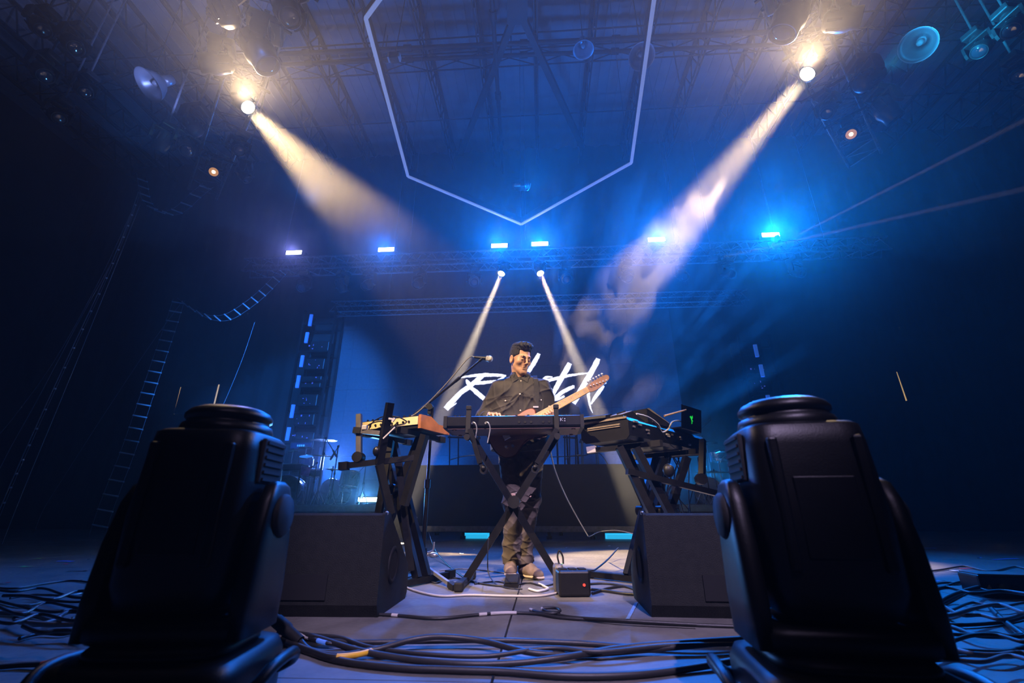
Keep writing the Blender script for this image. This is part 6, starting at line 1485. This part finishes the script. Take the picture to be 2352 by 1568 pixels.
boom_mic(None, 8.4, (728, 1063), (716, 1072), 'short boom microphone aimed at the snare drum')
boom_mic(None, 8.35, (840, 1068), (822, 1085), 'thin microphone stand between floor tom and two tier stand')
c = P(655, 1072, Y=8.2); t = empty('electric_piano', (c.x, 8.2, LZ), 0, 'dark keyboard on legs at the end of the drum riser, half hidden', 'keyboard')
m = MB(); m.box((-.1, 0.1, c.z - LZ), (.85, .32, .11), bevel=.012); m.build('case', 'kb_back', t); m = MB(); m.box((-.1, -.062, c.z - LZ + .05), (.84, .012, .012)); m.build('edge_trim', 'cable_pale', t)
for x in (-.45, .25): m = MB(); m.cyl((x, .1, 0), (x, .1, c.z - LZ - .05), .018, n=8); m.build('leg', 'black_metal', t)
c = P(701, 1080, Y=8.12); m = MB(c); vs, fs = [], []
for i in range(9):
    for k in range(6): vs.append(c + Vector((-.085 + .17 * i / 8, .012 * math.sin(i * 1.7 + k * .6), .08 - .16 * k / 5 - .03 * i / 8)))
for i in range(8):
    for k in range(5): fs.append((i * 6 + k, i * 6 + k + 1, i * 6 + 7 + k, i * 6 + 6 + k))
nv = len(vs); vs += [p + Vector((0, .008, 0)) for p in vs]; fs += [tuple(nv + q for q in f_[::-1]) for f_ in fs]
m.add(vs, fs, True); tag(m.build('cloth', 'purple'), 'small purple cloth hanging over the end of the dark keyboard', 'cloth')
c = P(692, 1022, Y=9.6); t = empty('amplifier', (c.x, 9.6, LZ), 0, 'tall amplifier stack with pale nameplate against the tower', 'amplifier'); hh_ = c.z - LZ + .1
m = MB(); m.box((0, .15, hh_ / 2), (.55, .30, hh_), bevel=.015); m.build('cabinet', 'black', t); m = MB(); m.box((0, -.006, hh_ - .11), (.46, .012, .12)); m.build('control_panel', 'drum_blue', t)
m = MB()
for k in range(4): m.box((-.07 + .045 * k, -.014, hh_ - .11), (.03, .004, .04))
m.build('nameplate_lettering', 'white_print', t)
# bright lamp bar on the drum riser
c = P(848, 1130, Y=8.45); t = empty('floor_light_bar', (c.x, 8.45, LZ), 0, 'blinding blue white lamp bar on the end of the drum riser', 'floor light')
m = MB(); m.box((0, .05, .09), (.42, .09, .12), bevel=.01); m.build('housing', 'black', t); m = MB(); m.box((0, -.0, .09), (.38, .012, .075)); m.build('light_panel', 'floor_light', t)
for x in (-.15, .15): m = MB(); m.box((x, .05, .015), (.04, .12, .03)); m.build('foot', 'rubber', t)
spot('floor_bar_light', (c.x, 8.38, LZ + .12), (c.x - .4, 5.0, 1.6), 500, 140, (0.10, 0.42, 1.0), 1.0, 0.12)
# percussion riser behind the laptop
cymbal(1640, 1084, 8.42, .40, 'very wide pale cymbal behind the laptop stand', (0.10, 0.0))
cymbal(1668, 1040, 9.8, .20, 'smaller cymbal above the wide pale one', (0.05, 0.08))
boom_mic(None, 8.8, (1608, 988), (1622, 974), 'thin boom microphone beside the laptop lid')
c = P(1650, 1050, Y=9.35); t = empty('timbale', (c.x, 9.35, LZ), 0, 'pale metal timbale drum on a stand beyond the laptop', 'drum'); tripod(t, c.z - LZ - .08)
m = MB(); q = Matrix.Translation((0, 0, c.z - LZ)); m.lathe([(.16, -.09), (.165, -.08), (.165, .08), (.16, .09), (0, .085)], 28, q); m.build('shell', 'chrome', t)
m = MB(); m.lathe([(.175, .075), (.175, .095), (.16, .095), (.16, .075), (.175, .075)], 28, q); m.build('hoop', 'chrome', t)
for px, py, lab in ((1622, 1018, 'slanted dark sample pad on a stand nearest the laptop'), (1672, 1035, 'flat dark sample pad on a stand by the big lamp')):
    yy = 9.9 if px < 1640 else 8.85; c = P(px, py, Y=yy); t = empty('sample_pad', (c.x, yy, LZ), 0, lab, 'drum pad'); tripod(t, c.z - LZ - .03)
    m = MB(); m.box((0, 0, c.z - LZ), (.40, .26, .05), Matrix.Rotation(0.0, 4, 'Z'), bevel=.01); m.build('case', 'kb_back', t); m = MB()
    for i in range(3):
        for k in range(2): m.box((-.12 + .12 * i, -.055 + .11 * k, c.z - LZ + .028), (.10, .09, .008))
    m.build('pad', 'rubber', t)
for i, (px, lab) in enumerate(((1612, 'thin chrome pole stand behind the laptop keyboard, nearest the player'), (1660, 'thin chrome pole stand glinting below the wide pale cymbal'))):
    c = P(px, 1120, Y=8.62 + .16 * i); t = empty('cymbal_stand', (c.x, c.y, LZ), 0, lab, 'stand'); tripod(t, .75, .14)
    m = MB(); m.cyl((0, 0, .7), (.12, 0, .86), .008, n=6); m.build('boom', 'chrome', t)
k6 = P(1628, 1128, Y=9.3); drum('bass_drum', (k6.x, 9.3, LZ + .25), .25, .36, (-0.3, -1, 0), 'dark bass drum on the percussion riser under the wide cymbal')
# stands and gear on the centre riser behind the player
CZ = rt
for xs_, Y, lab in (((1033, 1053, 1100), 8.9, 'dark rack of thin stand tubes on the riser by the mic stand'), ((1297, 1308, 1322), 8.8, 'dark rack of thin stand tubes on the riser by the guitar lead')):
    b = P(xs_[0], 1066, Y=Y); t = empty('tube_rack', (b.x, Y, CZ), 0, lab, 'stand'); o = Vector((b.x, Y, CZ))
    for x in xs_:
        a, e = P(x, 1060, Y=Y), P(x, 1000, Y=Y); m = MB(o); m.cyl((a.x, Y, CZ), (e.x, Y, e.z), .012, n=8); m.build('tube', 'black_metal', t)
    a, e = P(xs_[0] - 4, 1004, Y=Y), P(xs_[-1] + 4, 1006, Y=Y); m = MB(o); m.bar(a, e, .03); m.build('crossbar', 'black_metal', t)
    a, e = P(xs_[0], 1056, Y=Y), P(xs_[-1] + 12, 1044, Y=Y); m = MB(o); m.tube(smooth_path([a, a.lerp(e, .4) + Vector((0, 0, .03)), e]), .010, 6); m.build('brace', 'chrome', t)
c = P(1300, 942, Y=9.0); t = empty('keyboard_case', (c.x, 9.0, CZ), 0, 'blue lit angular keyboard standing on the riser right behind the guitar neck', 'keyboard')
m = MB(); zc = c.z - CZ; m.prism([(-.29, zc - .10), (.29, zc - .10), (.26, zc + .05), (.06, zc + .13), (-.02, zc + .13), (-.25, zc + .02)], -.05, .28, 'y'); m.build('case', 'drum_blue', t)
for x in (-.2, 0.0, .2): m = MB(); m.cyl((x, .1, 0), (x, .1, zc - .10), .018, n=8); m.build('leg', 'black_metal', t)
c = P(1352, 1012, Y=8.6); t = empty('chair', (c.x, 8.6, CZ), 0, 'clear edged stool standing on the riser beside the long keyboard', 'chair')
m = MB(); m.box((0, 0, c.z - CZ), (.34, .34, .04), bevel=.012); m.build('seat', 'drum_blue', t)
for x in (-.14, .14):
    for y in (-.14, .14): m = MB(); m.cyl((x, y, 0), (x * .9, y * .9, c.z - CZ - .02), .012, n=8); m.build('leg', 'chrome', t)
pp = [P(1262, 1038, Y=8.3), P(1300, 1048, Y=8.35), P(1340, 1046, Y=8.4), P(1375, 1040, Y=8.5), P(1398, 1062, Y=8.5)]; e = pp[-1]; pp[-1] = Vector((e.x, e.y, CZ + .01)); pp[0] = Vector((pp[0].x, pp[0].y, CZ + .15))
m = MB(pp[0]); m.tube(smooth_path(pp), .008, 6); tag(m.build('cable', 'cable'), 'black cable sagging along the riser behind the player', 'cable')
# ------------------------------------------------------------------ haze
def haze_mat(name, dens, aniso=0.5):
    m = bpy.data.materials.new(name); m.use_nodes = True; nt = m.node_tree
    nt.nodes.remove(nt.nodes['Principled BSDF'])
    v = nt.nodes.new('ShaderNodeVolumeScatter'); v.inputs['Density'].default_value = dens; v.inputs['Anisotropy'].default_value = aniso
    v.inputs['Color'].default_value = (1, 1, 1, 1)
    nt.links.new(v.outputs['Volume'], nt.nodes['Material Output'].inputs['Volume'])
    return m
def haze_box(lo, hi, dens, label):
    lo, hi = Vector(lo), Vector(hi); c = (lo + hi) / 2
    m = MB(c); m.box(c, hi - lo); tag(m.build('haze', haze_mat('haze_air', dens)), label, 'haze', kind='stuff')
haze_box((-18.5, -10, -2.6), (18.5, 16.0, CEIL + 0.6), 0.0022, 'thin stage haze that fills the whole hall and shows the light beams')
# a thicker, billowing layer of haze up around the trusses
m = MB((0, 3, 8)); nx, ny = 46, 52; vs, fs = [], []
for i in range(nx + 1):
    for j in range(ny + 1):
        x, y = -18.4 + 36.8 * i / nx, -9.9 + 25.8 * j / ny
        up = min(1, max(0, (y - 6.2) / 1.5)); vs.append((x, y, 3.9 - 5.3 * up * up * (3 - 2 * up) + (1 - up) * 0.9 * mnoise.noise(Vector((x * 0.35, y * 0.35, 1.7))) + (1 - up) * 0.5 * mnoise.noise(Vector((x * 0.9, y * 0.9, 5.0)))))
nb = len(vs); vs += [(p[0], p[1], CEIL + 0.55) for p in vs]
I = lambda i, j: i * (ny + 1) + j
for i in range(nx):
    for j in range(ny):
        q = (I(i, j), I(i + 1, j), I(i + 1, j + 1), I(i, j + 1)); fs += [q, tuple(nb + k for k in q[::-1])]
for i in range(nx):
    for j in (0, ny): fs.append((I(i, j), I(i + 1, j), nb + I(i + 1, j), nb + I(i, j)))
for j in range(ny):
    for i in (0, nx): fs.append((I(i, j), I(i, j + 1), nb + I(i, j + 1), nb + I(i, j)))
m.add(vs, fs, True); tag(m.build('haze', haze_mat('haze_upper', 0.0115)), 'thicker billowing haze layer up among the trusses', 'haze', kind='stuff')
# the billow of thick smoke where the second broad beam ends
blobs = [((1485, 585), 5.1, .50), ((1440, 640), 5.2, .42), ((1530, 650), 5.3, .50), ((1470, 715), 5.3, .42), ((1410, 735), 5.5, .36), ((1520, 760), 5.5, .44), ((1440, 815), 5.8, .42), ((1370, 850), 6.2, .38), ((1500, 850), 6.0, .45), ((1580, 560), 5.2, .42)]
cs = [(P(*q, Y=y), r) for q, y, r in blobs]
lo = Vector([min(c[i] - r for c, r in cs) - .3 for i in range(3)]); hi = Vector([max(c[i] + r for c, r in cs) + .3 for i in range(3)])
sm = Field(lo, hi, 0.07)
for c, r in cs: sm.ell(c, (r, r * .8, r * .9), None, 0.25)
X, Y, Z = np.meshgrid(*[a.astype(np.float32) for a in sm.ax], indexing='ij')
sm.d += (0.10 * np.sin(7 * X + 3 * np.sin(5 * Z)) + 0.09 * np.sin(8 * Z + 4 * np.sin(6 * X + 1)) + 0.05 * np.sin(17 * X + 13 * Z + 9 * Y) + 0.04 * np.sin(23 * Z - 15 * X)).astype(np.float32)
sm.d[0], sm.d[-1], sm.d[:, 0], sm.d[:, -1], sm.d[:, :, 0], sm.d[:, :, -1] = 1, 1, 1, 1, 1, 1
V, F = sm.mesh(); m = MB((lo + hi) / 2); m.add([Vector(v) for v in V], [tuple(int(i) for i in f_) for f_ in F], True)
tag(m.build('smoke', haze_mat('smoke_billow', 0.038, 0.4)), 'pale billow of stage smoke hanging at the end of the warm beam above the laptop', 'smoke', kind='stuff')
